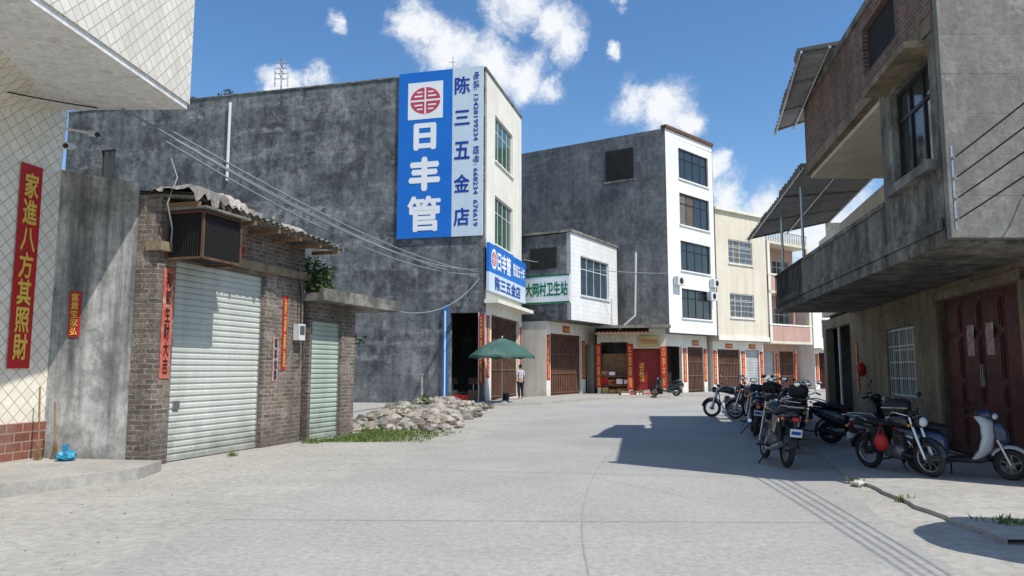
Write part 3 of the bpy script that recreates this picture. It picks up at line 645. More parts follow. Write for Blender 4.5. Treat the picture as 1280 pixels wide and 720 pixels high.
m=M(); wall(m,6.65,4.38,.25,[(.5,4.6,.12,3.7),(5.2,6.4,.12,3.2)],cream,y=1.6); shell(m,[(0,1.85),(6.65,1.85),(6.65,9),(0,9)],0,4.38,cream,skip=(0,),rz=4.3,bottom=False); m.obj('ground_floor_wall',B4)
gate(B4,.5,4.6,.12,3.7,1.75,browng,step=.22,top=.9)
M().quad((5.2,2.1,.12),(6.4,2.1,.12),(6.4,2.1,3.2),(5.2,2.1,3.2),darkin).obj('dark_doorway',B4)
T4g=T4@Matrix.Translation((0,1.6,0))
couplet(T4g,.22,1.0,3.6,.4,'春風得意財源進',label='red couplet on a cream pillar by the brown gate'); couplet(T4g,4.9,1.0,3.4,.45,'萬事如意家業興',label='red couplet on a cream pillar by the brown gate')
couplet(T4g,2.5,3.8,4.2,.9,'福',label='red lintel paper above the brown folding gate',horiz=True)
T4s=fr(T4@Vector((0,3.0,0)),T4.to_3x3()@Vector((0,-1,0)))
S3=thing('clinic_sign','white sign with green lettering on the overhang side','sign',tuple(T4s@Vector((0,0,5.35))),(0,0,atan2(T4s.col[0][1],T4s.col[0][0])))
M().box(-.1,3.0,-.16,-.06,0,1.65,inkw).obj('board',S3)
M().box(-.1,3.0,-.17,-.161,0,.1,inkg).obj('green_border',S3); M().box(-.1,3.0,-.17,-.161,1.55,1.65,inkg).obj('green_border',S3)
text('大网村卫生站',S3,None,1.5,.83,2.75,.85,-.165,inkg,bold=.035)
# ================================================================= low shop between
B5=thing('corner_store','single-storey store with an open front full of goods','shop',(5.3,46.2,0),(0,0,atan2(-.8,4.1)))
T5=MW[B5.name]
m=M(); wall(m,4.18,4.1,.2,[(.2,1.9,.12,3.3),(2.15,3.95,.12,2.9)],cream2); m.obj('front_wall',B5)
m=M(); shell(m,[(0,.2),(4.18,.2),(3.3,3.4),(0,3.4)],0,4.1,cream2,skip=(0,),rz=4.05,bottom=False); m.obj('body',B5)
m=M(); m.box(-.1,4.5,-1.0,.0,4.12,4.3,moss_m); m.obj('canopy_slab',B5)
m=M(); corr(m,(-.1,-1.2,3.75),(3.2,-1.2,3.75),(3.2,0,4.25),(-.1,0,4.25),14,.03,rust_m); m.obj('awning',B5)
M().tube([(.9,-.5,3.6),(2.4,-.6,4.9),(2.5,-.5,8.8)],.06,alu,8).obj('drain_pipe',B5)
yb=thing('shop_board','yellow shop board above the store doorway','sign',tuple(T5@Vector((2.6,-.08,3.0))),(0,0,atan2(-.8,4.1)))
M().box(0,1.2,-.05,.0,0,.65,yelp).obj('board',yb); text('百货日用批发',yb,None,.6,.33,1.0,.3,-.056,inkr)
for i in range(10):
    h=R.uniform(.25,.5); b=M().box(-.22,.22,-.18,.18,0,h,R.choice([yelp,wood,redpl,wood,fadepap])); b.box(-.18,.18,-.181,-.18,.05,h-.05,R.choice([redpap,inkw,yelp]))
    b.box(-.03,.03,-.182,-.1,h,h+.004,inkw)
    o=b.obj('goods_box',None,loc=tuple(T5@Vector((.4+(i%4)*.45,.5+.1*(i%3),.12+.55*(i//4))))); o['label']='cardboard goods box stacked in the open store front'; o['category']='box'; o['group']='boxes in the open store'
M().box(.25,1.85,.3,.9,.6,.64,wood).box(.25,1.85,.3,.9,1.16,1.2,wood).box(.25,1.85,.9,.94,.12,2.6,wood).obj('shelf',B5)
redd=surf('red_door_paint',(.30,.03,.025),(.22,.025,.02),rough=.5,bump=.1)
M().box(2.15,3.95,.45,.5,.12,2.9,redd).box(2.2,3.0,.43,.449,.3,2.7,redd).box(3.1,3.9,.43,.449,.3,2.7,redd).obj('inner_door',B5)
couplet(T5,2.02,.4,3.2,.4,'生意興隆',label='red couplet on the store front'); couplet(T5,4.05,.5,3.0,.4,'四季平安',label='red couplet on the store front'); couplet(T5,.08,.5,3.2,.35,'財源廣進',label='red couplet on the store front'); couplet(T5,2.7,.8,2.1,.5,'福',y=.41,label='red poster on the inner store door')
# ================================================================= tall white-fronted building
B6=thing('tower_building','five-storey cement building with a white front and dark windows','building',(9.8,46,0),(0,0,pi/4))
T6=MW[B6.name]; L6=5.77; rows=[(4.9,6.79),(7.97,9.9),(10.95,13.06),(14.0,16.05)]
m=M(); wall(m,L6,17.0,.25,[(1.5,5.2,a,b) for a,b in rows],whitep,z0=3.9); m.obj('front_wall',B6)
m=M(); pts=[(9.8,46),(13.9,50.07),(7,62),(-1.5,53.1)]
shell(m,pts,3.9,17.0,cem_dark2,skip=(0,),rz=16.6)
shell(m,[(9.5,47.2),(13.2,50.9),(7,62),(-1.5,53.1)],0,3.9,cem_dark2,skip=(0,),rz=3.8,bottom=False)
m.obj('body',B6,world=True)
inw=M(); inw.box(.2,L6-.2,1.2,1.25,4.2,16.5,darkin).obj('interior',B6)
for a,b in rows: window(B6,1.5,5.2,a,b,4,2,blackm,glass_d,sill=whitep,fw=.07,cur=.7)
m=M(); m.box(-.05,L6+.05,-.12,.3,17.01,17.22,rust_m); m.obj('parapet_cap',B6)
Ts=fr((9.8-10.8*.8465,46+10.8*.532),(1.59,-1))
m=M(Ts); m.box(6.6,8.6,-.03,.0,14.0,16.1,blackm); m.box(6.75,8.45,-.035,-.03,14.15,15.95,darkin); m.box(6.5,8.7,-.12,0,13.88,13.98,moss_m); m.obj('side_window',B6,world=True)
m=M(); wall(m,L6,3.88,.2,[(.7,2.6,.12,3.1),(3.3,5.3,.12,3.1)],cream,y=.8); m.obj('ground_floor_wall',B6)
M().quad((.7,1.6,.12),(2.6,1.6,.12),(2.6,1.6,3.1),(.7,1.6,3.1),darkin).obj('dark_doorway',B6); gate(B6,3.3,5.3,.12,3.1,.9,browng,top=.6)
T6g=T6@Matrix.Translation((0,.8,0))
couplet(T6g,.4,.8,3.0,.4,'財源廣進'); couplet(T6g,2.95,.8,3.0,.4,'吉星高照'); couplet(T6g,5.5,.8,3.0,.35,'合家歡樂'); couplet(T6g,4.3,3.2,3.55,.8,'福',horiz=True)
for x,z in ((.9,6.9),(4.9,6.2),(5.3,7.1)):
    a=thing('air_conditioner','white outdoor air-conditioner unit bolted to a white facade','air conditioner',tuple(T6@Vector((x,-.2,z))),(0,0,pi/4),group='air conditioners on the white facade')
    M().box(-.4,.4,-.18,.15,0,.55,alu).obj('casing',a); M().torus((0,-.19,.28),.18,.02,blackm,16,5).cyl((0,-.2,.28),(0,-.185,.28),.16,darkin,n=16).obj('fan_grille',a)
# ================================================================= cream building and balcony building
B7=thing('cream_building','three-storey cream plaster building with barred windows','building',(14,50.2,0),(0,0,atan2(1,1.35)))
T7=MW[B7.name]
m=M(); wall(m,5.7,12.6,.25,[(1.37,4.1,9.0,10.7),(1.37,4.1,5.2,6.9)],cream2,z0=3.6)
wall(m,5.7,3.58,.25,[(.5,3.0,.05,3.0),(3.6,5.2,.05,3.0)],cream,y=.5); m.obj('front_wall',B7)
m=M(); shell(m,[(0,.25),(5.7,.25),(5.7,9),(0,9)],3.6,12.6,cream2,skip=(0,),rz=12.2); shell(m,[(0,.75),(5.7,.75),(5.7,9),(0,9)],0,3.6,cream2,skip=(0,),rz=3.5,bottom=False); m.obj('body',B7)
M().box(-.1,5.75,-.2,.4,12.61,12.8,cream).obj('cornice',B7); M().box(-.05,5.7,-.1,0,3.6,3.9,cream).obj('string_course',B7)
window(B7,1.37,4.1,9.0,10.7,4,2,alu,glass_b,sill=cream,bars=True); window(B7,1.37,4.1,5.2,6.9,4,2,alu,glass_d,sill=cream,bars=True)
gate(B7,.5,3.0,.05,3.0,.65,browng,top=.6); shutter(B7,3.6,5.2,.05,3.0,.65,corr_m)
T7g=T7@Matrix.Translation((0,.5,0))
couplet(T7g,.2,.6,2.9,.35,'五福臨門'); couplet(T7g,3.3,.6,2.9,.4,'鴻運當頭'); couplet(T7g,5.45,.6,2.9,.35,'出入平安'); couplet(T7g,1.75,3.08,3.4,.8,'福',horiz=True); couplet(T7g,4.4,3.08,3.4,.8,'福',horiz=True)
B8=thing('balcony_building','three-storey building with salmon balcony parapets and baluster rail','building',(18.75,53.7,0),(0,0,atan2(1,1.35)))
T8=MW[B8.name]
m=M(); wall(m,5.4,11.3,.25,[(.8,1.8,4.2,6.3),(2.6,4.8,4.8,6.3),(.8,1.8,7.8,10),(2.6,4.8,8.4,10),(.4,2.4,.05,3.0),(3.1,5.0,.05,3.0)],pink,y=1.4)
shell(m,[(0,1.65),(5.4,1.65),(5.4,10),(0,10)],0,11.3,pink,skip=(0,),rz=11.0,bottom=False); m.obj('wall',B8)
for z in (3.5,7.2,10.9):
    M().box(0,5.4,-.0,1.4,z,z+.18,cream2).obj('floor_slab',B8)
for z in (3.68,7.38):
    m=M(); m.box(0,5.4,0.01,.14,z,z+1.15,pink); m.box(-.04,5.44,-.03,.18,z+1.151,z+1.27,cream); m.obj('balcony_parapet',B8)
m=M()
for i in range(18): x=.15+i*.3; m.tube([(x,.1,11.08),(x,.1,11.3),(x,.1,11.6),(x,.1,11.9)],[.05,.09,.05,.06],cream,6)
m.box(0,5.4,.0,.2,11.9,12.02,cream); m.obj('roof_balustrade',B8)
M().box(0,.3,.0,.3,3.68,10.9,cream).obj('column',B8); M().box(5.1,5.4,.0,.3,3.68,10.9,cream2).obj('column',B8)
for a in ((.8,1.8,4.2,6.3),(.8,1.8,7.8,10)): window(B8,*a,1,1,rust_m,glass_d,y=1.5)
for a in ((2.6,4.8,4.8,6.3),(2.6,4.8,8.4,10)): window(B8,*a,3,2,alu,glass_d,y=1.5)
shutter(B8,.4,2.4,.05,3.0,1.5,corr_m); gate(B8,3.1,5.0,.05,3.0,1.5,browng,top=.5)
T8g=T8@Matrix.Translation((0,1.4,0))
for x in (.2,2.75,5.2): couplet(T8g,x,.6,2.8,.35,'恭喜發財')
couplet(T8g,2.2,8.0,10,.3,'花開富貴',label='red couplet beside a balcony doorway')
B9=thing('white_shop_building','two-storey white building with shopfronts and red couplets','building',(23.3,57.2,0),(0,0,radians(30)))
T9=MW[B9.name]
m=M(); wall(m,14,6.5,.25,[(.5,3,.05,2.9),(3.8,6.3,.05,2.9),(7.2,9.7,.05,2.9),(10.5,13,.05,2.9),(1,3,4,5.5),(4.5,6.5,4,5.5),(8,10,4,5.5)],whitep)
shell(m,[(0,.25),(14,.25),(14,9),(0,9)],0,6.5,whitep,skip=(0,),rz=6.2,bottom=False); m.obj('wall',B9)
for x in (1,4.5,8): window(B9,x,x+2,4,5.5,3,1,alu,glass_b)
for x in (.5,3.8,7.2,10.5): gate(B9,x,x+2.5,.05,2.9,.12,redgate if x<4 else browng,top=.5)
for x in (.25,3.4,6.7): couplet(T9,x,.5,2.8,.35,'迎春接福')
M().box(-.1,14,-.8,0,3.1,3.25,cream).obj('canopy',B9)
# ================================================================= right-hand house
gx=lambda y:5.3+.22*y
ex=lambda y:4.09+.17*y
HR=thing('overhanging_house','raw concrete and brick house with overhanging balcony and metal awnings','house',(5.75,9.45,0))
TGd=fr((gx(26.5),26.5),(-.22,-1)); TE=fr((ex(21.5),21.5),(-.17,-1))
kg=sqrt(1+.22**2); ke=sqrt(1+.17**2); X=lambda y:(26.5-y)*kg; XE=lambda y:(21.5-y)*ke
m=M(TGd); wall(m,X(9.5),3.32,.25,[(X(26),X(22.4),.05,3.0),(X(18.6),X(16.4),.95,2.6),(X(14.75),X(11.2),.05,2.95)],cem_tan); m.obj('ground_floor_wall',HR,world=True)
m=M(TGd); wall(m,X(11.9),6.2,.2,[(X(20.5),X(18.9),3.5,5.7),(X(16.5),X(14.2),4.2,5.7)],soff_m,z0=3.45); m.obj('balcony_back_wall',HR,world=True)
m=M(); m.prism([(ex(9.45),9.45),(15,9.45),(15,9.6),(ex(9.45)+.03,9.6)],3.3,8.3,cem_rough); m.prism([(gx(9.5)+.05,9.5),(15,9.5),(15,9.7),(gx(9.5)+.05,9.7)],0,3.29,cem_tan); m.obj('side_wall',HR,world=True)
m=M(); shell(m,[(gx(9.7)+.3,9.7),(15,9.7),(16,26.4),(gx(26.4)+.25,26.4)],0,6.9,cem_rough,skip=(0,3),rz=6.15,bottom=False); m.obj('body',HR,world=True)
m=M(); m.prism([(ex(9.47)+.01,9.61),(14.9,9.61),(14.9,21.5),(ex(21.5),21.5)],3.25,3.44,cem_stain); m.obj('balcony_slab',HR,world=True)
m=M(TE); wall(m,XE(9.62),6.2,.2,[(XE(11.4),XE(9.85),4.45,5.95)],cem_stain,x0=XE(11.9),z0=3.442); m.prism([(XE(11.9),.2),(XE(11.9)+.15,.2),(XE(11.9)+.15,2.0),(XE(11.9),2.0)],3.44,6.2,cem_tan); m.obj('upper_room_wall',HR,world=True)
window(HR,XE(11.4),XE(9.85),4.45,5.95,3,2,blackm,glass_d,T=MW[HR.name].inverted()@TE,fw=.07,cur=0)
m=M(TE); m.box(XE(11.6),XE(9.7),-.35,0,6.0,6.1,cem_tan); m.obj('window_hood',HR,world=True)
m=M(TE); m.box(XE(11.5),XE(9.75),-.12,0,4.3,4.44,moss_m); m.obj('window_sill',HR,world=True)
m=M(TE); wall(m,XE(9.62),7.85,.2,[(XE(12.6),XE(11.0),6.75,7.6)],brick2,x0=XE(17.2),z0=6.42); m.box(XE(17.2)-.03,XE(9.62),-.04,.24,7.851,7.98,moss_m); m.box(XE(17.2)-.02,XE(9.62)+.0,-.03,.3,6.2,6.418,cem_tan); m.obj('brick_parapet',HR,world=True)
m=M(TE); m.box(XE(12.6),XE(11.0),.1,.14,6.75,7.6,darkin); m.obj('parapet_opening',HR,world=True)
m=M(); m.prism([(ex(17.2)+.1,17.2),(ex(11.9)+.1,11.7),(14.8,11.7),(14.8,17.2)],6.12,6.24,soff_m); m.obj('soffit',HR,world=True)
m=M(); m.prism([(ex(17.2)+.05,17.2),(ex(17.2)+.05,17.05),(14.8,17.05),(14.8,17.2)],6.24,7.8,brick2); m.prism([(ex(9.6)+.2,9.62),(14.8,9.62),(14.8,17),(ex(17)+.25,17)],7.3,7.4,moss_m); m.obj('roof_slab',HR,world=True)
m=M(TE); m.box(0,XE(11.9)-.01,0,.14,3.445,4.25,cem_stain); m.box(-.02,XE(11.9)-.01,-.03,.17,4.251,4.33,moss_m); m.box(0,.14,.14,3,3.445,4.25,cem_stain); m.obj('balcony_parapet',HR,world=True)
m=M(TE)
for i in range(22):
    x=.1+i*.16; m.cyl((x,-.05,3.3),(x,-.05,4.3),.01,blackm,n=4)
m.box(0,3.7,-.07,-.04,4.28,4.31,blackm); m.box(0,3.7,-.07,-.04,3.3,3.33,blackm); m.obj('iron_railing',HR,world=True)
m=M(TE); m.box(-.0,XE(9.62),-.045,-.031,3.445,3.6,cem_stain)
m.obj('parapet_stain_band',HR,world=True)
for y0 in (20.8,18.2):
    M(TE).cyl((XE(y0),.07,4.33),(XE(y0),.07,6.15),.035,steel).obj('awning_post',HR,world=True)
def awning(name,P,n):
    A_,B_,C_,D_2=[Vector(p) for p in P]; dz=Vector((0,0,.03)); m=M()
    corr(m,A_,B_,C_,D_2,n,.03,corr_m,.05); corr(m,B_-dz,A_-dz,D_2-dz,C_-dz,n,.03,corr_m,0); d2=Vector((0,0,.09))
    for t in (.03,.5,.97): m.tube([A_.lerp(D_2,t)-d2,B_.lerp(C_,t)-d2],.03,steel,5)
    for t in (.04,.35,.68,.96): m.tube([A_.lerp(B_,t)-d2*.7,D_2.lerp(C_,t)-d2*.7],.025,steel,5)
    m.obj(name,HR,world=True)
awning('lower_awning',[(6.95,17.3,6.52),(7.5,23.4,5.75),(10.1,23.2,6.3),(8.9,17.35,6.45)],26)
awning('upper_awning',[(5.8,14.3,8.05),(6.75,18.5,7.7),(7.7,18.3,7.98),(6.9,14.0,8.15)],20)
TGl=MW[HR.name].inverted()@TGd
m=M(TGl)
xa,xb=X(14.75),X(11.2)
m.box(xa-.12,xa,-.06,.2,.05,3.1,cem_tan); m.box(xb,xb+.12,-.06,.2,.05,3.1,cem_tan); m.box(xa-.12,xb+.12,-.08,.2,2.955,3.12,cem_tan); m.obj('door_surround',HR)
dr=M(TGl); nP=4
for i in range(nP):
    a=xa+(xb-xa)*i/nP+.01; b=xa+(xb-xa)*(i+1)/nP-.01
    dr.box(a,b,.1,.14,.05,2.95,redgate)
    for (c,d) in ((.2,.9),(1.0,1.35),(1.45,2.2),(2.3,2.8)):
        dr.box(a+.09,b-.09,.075,.099,c,d,redgate); dr.box(a+.14,b-.14,.06,.074,c+.05,d-.05,redgate)
do=dr.obj('door',HR)
for sgn in (-.06,.03): M(TGl).box(xa+(xb-xa)*.5+sgn,xa+(xb-xa)*.5+sgn+.03,.03,.06,1.3,1.7,steel).obj('handle',do)
for k,xc in enumerate((1.35,2.2)):
    couplet(TGd,xa+xc,1.85,2.4,.32,None,y=.055,pm=pinkpap,label='faded door god print pasted on a red gate',name='door_print',cat='poster',group='faded prints on the red gate')
window(HR,X(18.6),X(16.4),.95,2.6,4,2,alu,glass_d,T=TGl,bars=True,y=.14,cur=0)
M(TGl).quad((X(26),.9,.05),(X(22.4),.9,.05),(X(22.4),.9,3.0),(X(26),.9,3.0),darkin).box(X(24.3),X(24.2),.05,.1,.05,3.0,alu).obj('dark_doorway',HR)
window(HR,X(20.5),X(18.9),3.5,5.7,2,1,rust_m,glass_d,T=TGl); window(HR,X(16.5),X(14.2),4.2,5.7,3,1,rust_m,glass_d,T=TGl)
couplet(TGd,X(21.6),.9,2.4,.3,'福祿壽喜',label='red couplet on the tan cement wall')
la=thing('red_bag','red plastic bag hanging on the cement wall','bag',tuple(TGd@Vector((X(20.8),-.1,1.6)))); M().ball((0,0,0),(.13,.1,.2),redpl,8,6).obj('pouch',la); M().tube([(-.05,0,.15),(0,0,.35),(.05,0,.15)],.008,redpl,5).obj('handle',la)
ib=thing('insulator_bracket','steel bracket with cable insulators on the concrete corner','bracket',(5.72,9.4,3.5))
m=M(); m.box(-.012,.012,-.03,0,-.1,1.0,steel)
for k in range(4): m.cyl((0,-.03,.02+k*.27),(0,-.09,.02+k*.27),.022,rock_m,n=8)
m.obj('insulators',ib)
lamp=thing('outdoor_lamp','small black spotlight on the raw concrete side wall','lamp',(6.65,9.43,3.75)); M().tube([(0,0,.1),(0,-.15,.1),(0,-.3,.2)],.012,blackm,6).obj('arm',lamp); M().cyl((0,-.28,.24),(.02,-.45,.14),.035,blackm,r1=.08,n=12).obj('head',lamp)
# ================================================================= cables
def cable(p,q,sag,r,mat,label,group='overhead cables'):
    p,q=Vector(p),Vector(q); m=M(); P=[]
    for i in range(25):
        t=i/24; c=(q-p)*t; c.z-=sag*4*t*(1-t); P.append(c)
    m.tube(P,r,mat,5); o=m.obj('overhead_cable',None,loc=tuple(p)); o['label']=label; o['category']='cable'; o['group']=group
for k in range(4):
    cable((5.72,9.3,3.52+.27*k),(5.5+.1*k,-1.5,5.9+.3*k),.15,.010,wirem,'black cable strung from the concrete house corner')
q=T3@Vector((-.15,.3,6.0))
for k,(a,s) in enumerate([((-6.6,12.1,6.0),.5),((-6.3,12.1,5.7),.7),((-6.0,12.2,5.75),.45),((-5.75,12.3,5.5),.6)]):
    cable(a,(q.x,q.y,q.z+.12*k),s,.022,wirew,'pale grey cable strung from the tiled house to the shop building')
cable(tuple(T3@Vector((-.2,.2,5.9))),tuple(TA@Vector((1.9,-.1,3.4))),.9,.02,wirew,'sagging grey cable between shop building and annex')
cable(tuple(T3@Vector((L3,-.1,7.9))),tuple(T6@Vector((0,0,7.6))),.2,.02,wirew,'grey cable between the two taller buildings')
cable((-7.0,12.1,6.0),(-11,5,6.2),.4,.012,wirem,'black cable beneath the tiled overhang')
# ================================================================= parasols
def parasol(loc,r,h,label,tilt=0,n=8,group='green parasols'):
    t=thing('parasol',label,'parasol',loc,(tilt,0,.2),group=group); m=M(); rings=[(0,h),(.35*r,h-.12*r),(.7*r,h-.29*r),(r,h-.52*r)]
    vs=[(0,0,h)];fs=[];S=4
    for (q,z) in rings[1:]:
        for i in range(n*S):
            a=2*pi*i/(n*S); k=1-.05*(1-abs(cos(a*n/2))) ; sagz=-.04*r*(q/r)*abs(cos(a*n/2)); vs.append((q*cos(a)*k,q*sin(a)*k,z+sagz))
    K=n*S
    for i in range(K): fs.append((0,1+i,1+(i+1)%K))
    for j in range(2):
        for i in range(K): fs.append((1+j*K+i,1+(j+1)*K+i,1+(j+1)*K+(i+1)%K,1+j*K+(i+1)%K))
    m.add(vs,fs,greenc,True)
    rim=vs[-K:]; m.add(rim+[(x*1.01,y*1.01,z-.13+.04*abs(sin(2*pi*i/(K)*n))) for i,(x,y,z) in enumerate(rim)],[(i,K+i,K+(i+1)%K,(i+1)%K) for i in range(K)],greenc)
    m.ball((0,0,h+.03),.04,alu,8,6); m.obj('canopy',t)
    q=M(); q.cyl((0,0,.05),(0,0,h),.022,steel,n=8)
    for i in range(n):
        a=2*pi*i/n; q.tube([(0,0,h-.02),(.97*r*cos(a),.97*r*sin(a),h-.56*r)],.008,steel,4)
    q.obj('pole',t); M().cyl((0,0,0),(0,0,.12),.28,apron_m,r1=.2,n=18).obj('base',t)
parasol((-.45,33.7,.1),1.5,2.95,'faded green parasol standing in front of the hardware shop')
parasol((6.05,6.05,.0),1.0,3.0,'unseen green parasol added to cast a shadow beside the road')  # out of view, added only for the rounded shadow it casts at lower right
for k,(x,y,c) in enumerate([(-2.5,33.6,redpl),(-.3,35.3,blackm),(-2.15,33.4,redpl)]):
    b=thing('bucket','red plastic bucket on the ground by the shop' if c is redpl else 'dark bucket beside the parasol','bucket',(x,y,.12),group='buckets by the hardware shop')
    m=M(); m.tube([(0,0,0),(0,0,.36)],[.15,.21],c,14,cap=False); m.add([(.15*cos(2*pi*i/14),.15*sin(2*pi*i/14),.01) for i in range(14)],[tuple(range(14))],c); m.obj('pail',b)
    M().tube([(.205*cos(a),0,.36+.12*sin(a)) for a in [i*pi/8 for i in range(9)]],.006,steel,5).obj('handle',b)
po=M().cyl((0,0,0),(0,0,1.35),.07,apron_m,r1=.06,n=8).box(-.075,.075,-.075,.075,1.35,1.42,apron_m).obj('marker_post',None,loc=(-4.0,33.0,0)); po['label']='short pale concrete post by the cement wall'; po['category']='post'
for i in range(7):
    b=M(); w=R.uniform(.3,.6); b.box(-w/2,w/2,-.2,.2,0,R.uniform(.12,.3),R.choice([wood,rock_m,wood,rock_m])); b.box(-w/2+.03,w/2-.03,-.203,-.2,.03,.1,R.choice([inkw,redpap]))
    o=b.obj('crate',None,loc=(6.6+i*.32,43.9+.22*i-R.random()*.4,.12),rot=(0,0,R.random())); o['label']='small carton set out on the pavement before the shops'; o['category']='crate'; o['group']='cartons on the pavement'
# ================================================================= person
def skinmesh(name,parent,J,E,mat,sub=2,root=0):
    me=bpy.data.meshes.new(name); me.from_pydata([j[:3] for j in J],E,[]); o=bpy.data.objects.new(name,me); col.objects.link(o)
    md=o.modifiers.new('s','SKIN'); md.use_smooth_shade=True
    for i,j in enumerate(J): 
        sv=me.skin_vertices[0].data[i]; rr=j[3] if len(j)>3 else .05; sv.radius=rr if isinstance(rr,tuple) else (rr,rr); sv.use_root=(i==root)
    s2=o.modifiers.new('b','SUBSURF'); s2.levels=sub; s2.render_levels=sub
    dg=bpy.context.evaluated_depsgraph_get(); m2=bpy.data.meshes.new_from_object(o.evaluated_get(dg)); bpy.data.objects.remove(o)
    ob=bpy.data.objects.new(name,m2); col.objects.link(ob); m2.materials.clear(); m2.materials.append(mat)
    for p in m2.polygons: p.use_smooth=True; p.material_index=0
    uv=(m2.uv_layers.new(name='UVMap') if not m2.uv_layers else m2.uv_layers[0]).data
    for p in m2.polygons:
        for li in p.loop_indices: c=m2.vertices[m2.loops[li].vertex_index].co; uv[li].uv=(c.x,c.z)
    ob.parent=parent; return ob
pe=thing('person','person in a striped white shirt and dark trousers standing','person',(.42,37.4,.12),(0,0,radians(25)))
J=[(0,0,.93,(.13,.10)),(0,0,1.12,(.12,.085)),(0,.0,1.3,(.145,.095)),(0,0,1.42,(.08,.07)),(0,0,1.49,.048),(0,.01,1.56,(.062,.072)),(0,.01,1.64,(.07,.082)),(0,.0,1.70,(.045,.05)),
 (.17,0,1.38,.05),(.22,.0,1.12,.038),(.2,.12,.93,.028),(.19,.17,.87,.022),
 (-.17,0,1.38,.05),(-.23,-.02,1.12,.038),(-.22,.04,.88,.028),(-.22,.06,.81,.022),
 (.09,0,.86,.085),(.11,.04,.48,.055),(.11,0,.1,.038),(.12,.13,.04,.035),
 (-.09,0,.86,.085),(-.1,-.02,.48,.055),(-.1,-.1,.1,.038),(-.11,.03,.04,.035)]
E=[(0,1),(1,2),(2,3),(3,4),(4,5),(5,6),(6,7),(3,8),(8,9),(9,10),(10,11),(3,12),(12,13),(13,14),(14,15),(0,16),(16,17),(17,18),(18,19),(0,20),(20,21),(21,22),(22,23)]
for (b,sx) in ((11,1),(15,-1)):
    bx,by,bz=J[b][:3]
    for k in range(4):
        i=len(J); J.append((bx+sx*.0+(k-1.5)*.006,by+(k-1.5)*.02+.01,bz-.05,.009)); J.append((bx-sx*.01,by+(k-1.5)*.021+.02,bz-.085+.004*abs(k-1),.008)); E+=[(b,i),(i,i+1)]
    i=len(J); J.append((bx-sx*.02,by+.05,bz-.03,.01)); E.append((b,i))
skinmesh('body',pe,J,E,skin_m)
skinmesh('shirt',pe,[(0,0,.92,(.155,.12)),(0,0,1.12,(.145,.11)),(0,0,1.3,(.165,.115)),(0,0,1.41,(.1,.085)),(.18,0,1.37,.065),(.215,.0,1.18,.058),(-.18,0,1.37,.065),(-.22,-.01,1.18,.058)],[(0,1),(1,2),(2,3),(3,4),(4,5),(3,6),(6,7)],shirt)
skinmesh('trousers',pe,[(0,0,.93,(.15,.12)),(.09,0,.84,.105),(.11,.04,.48,.078),(.11,0,.12,.06),(-.09,0,.84,.105),(-.1,-.02,.48,.078),(-.1,-.1,.12,.06)],[(0,1),(1,2),(2,3),(0,4),(4,5),(5,6)],pants)
M().ball((0,-.015,1.655),(.086,.1,.095),hair_m,14,10).obj('hair',pe)
m=M(); m.ball((0,.1,1.6),(.012,.02,.02),skin_m,8,6); m.ball((.03,.088,1.625),(.012,.008,.007),dink,8,6); m.ball((-.03,.088,1.625),(.012,.008,.007),dink,8,6); m.ball((0,.088,1.565),(.025,.008,.006),inkr,8,6); m.ball((.075,.0,1.61),(.01,.02,.03),skin_m,8,6); m.ball((-.075,.0,1.61),(.01,.02,.03),skin_m,8,6); m.obj('face',pe)
# ================================================================= motorcycles
def wheel(par,cx,Rr,r,spk=True,hub=.06):
    m=M(); m.cyl((cx,-.07,Rr),(cx,.07,Rr),hub,alloy,n=14)
    if spk:
        for i in range(18):
            a=2*pi*i/18; b=a+.25*(1 if i%2 else -1); m.tube([(cx+hub*.8*cos(b),.05*(1 if i%2 else -1),Rr+hub*.8*sin(b)),(cx+(Rr-r*1.7)*cos(a),0,Rr+(Rr-r*1.7)*sin(a))],.003,steel,4,cap=False)
    else:
        for i in range(5):
            a=2*pi*i/5+.3; m.tube([(cx,0,Rr),(cx+(Rr-r*1.7)*cos(a),0,Rr+(Rr-r*1.7)*sin(a))],[.035,.022],alloy,6)
    w=m.obj('wheel',par)
    M().torus((cx,0,Rr),Rr-r,r,rubber,32,8,sq=.95).obj('tyre',w); M().torus((cx,0,Rr),Rr-r*1.9,r*.36,steel if spk else alloy,28,6,sq=1.4).obj('rim',w)
def arc(m,cx,cz,Rr,w,a0,a1,mat,n=10,drop=.03):
    vs=[];fs=[]
    for i in range(n+1):
        a=radians(a0+(a1-a0)*i/n)
        for (y,d) in ((-w,-drop),(-w*.6,0),(0,.012),(w*.6,0),(w,-drop)): vs.append((cx+(Rr+d)*cos(a),y,cz+(Rr+d)*sin(a)))
    for i in range(n):
        for j in range(4): fs.append((i*5+j,i*5+j+1,(i+1)*5+j+1,(i+1)*5+j))
    m.add(vs,fs,mat,True)
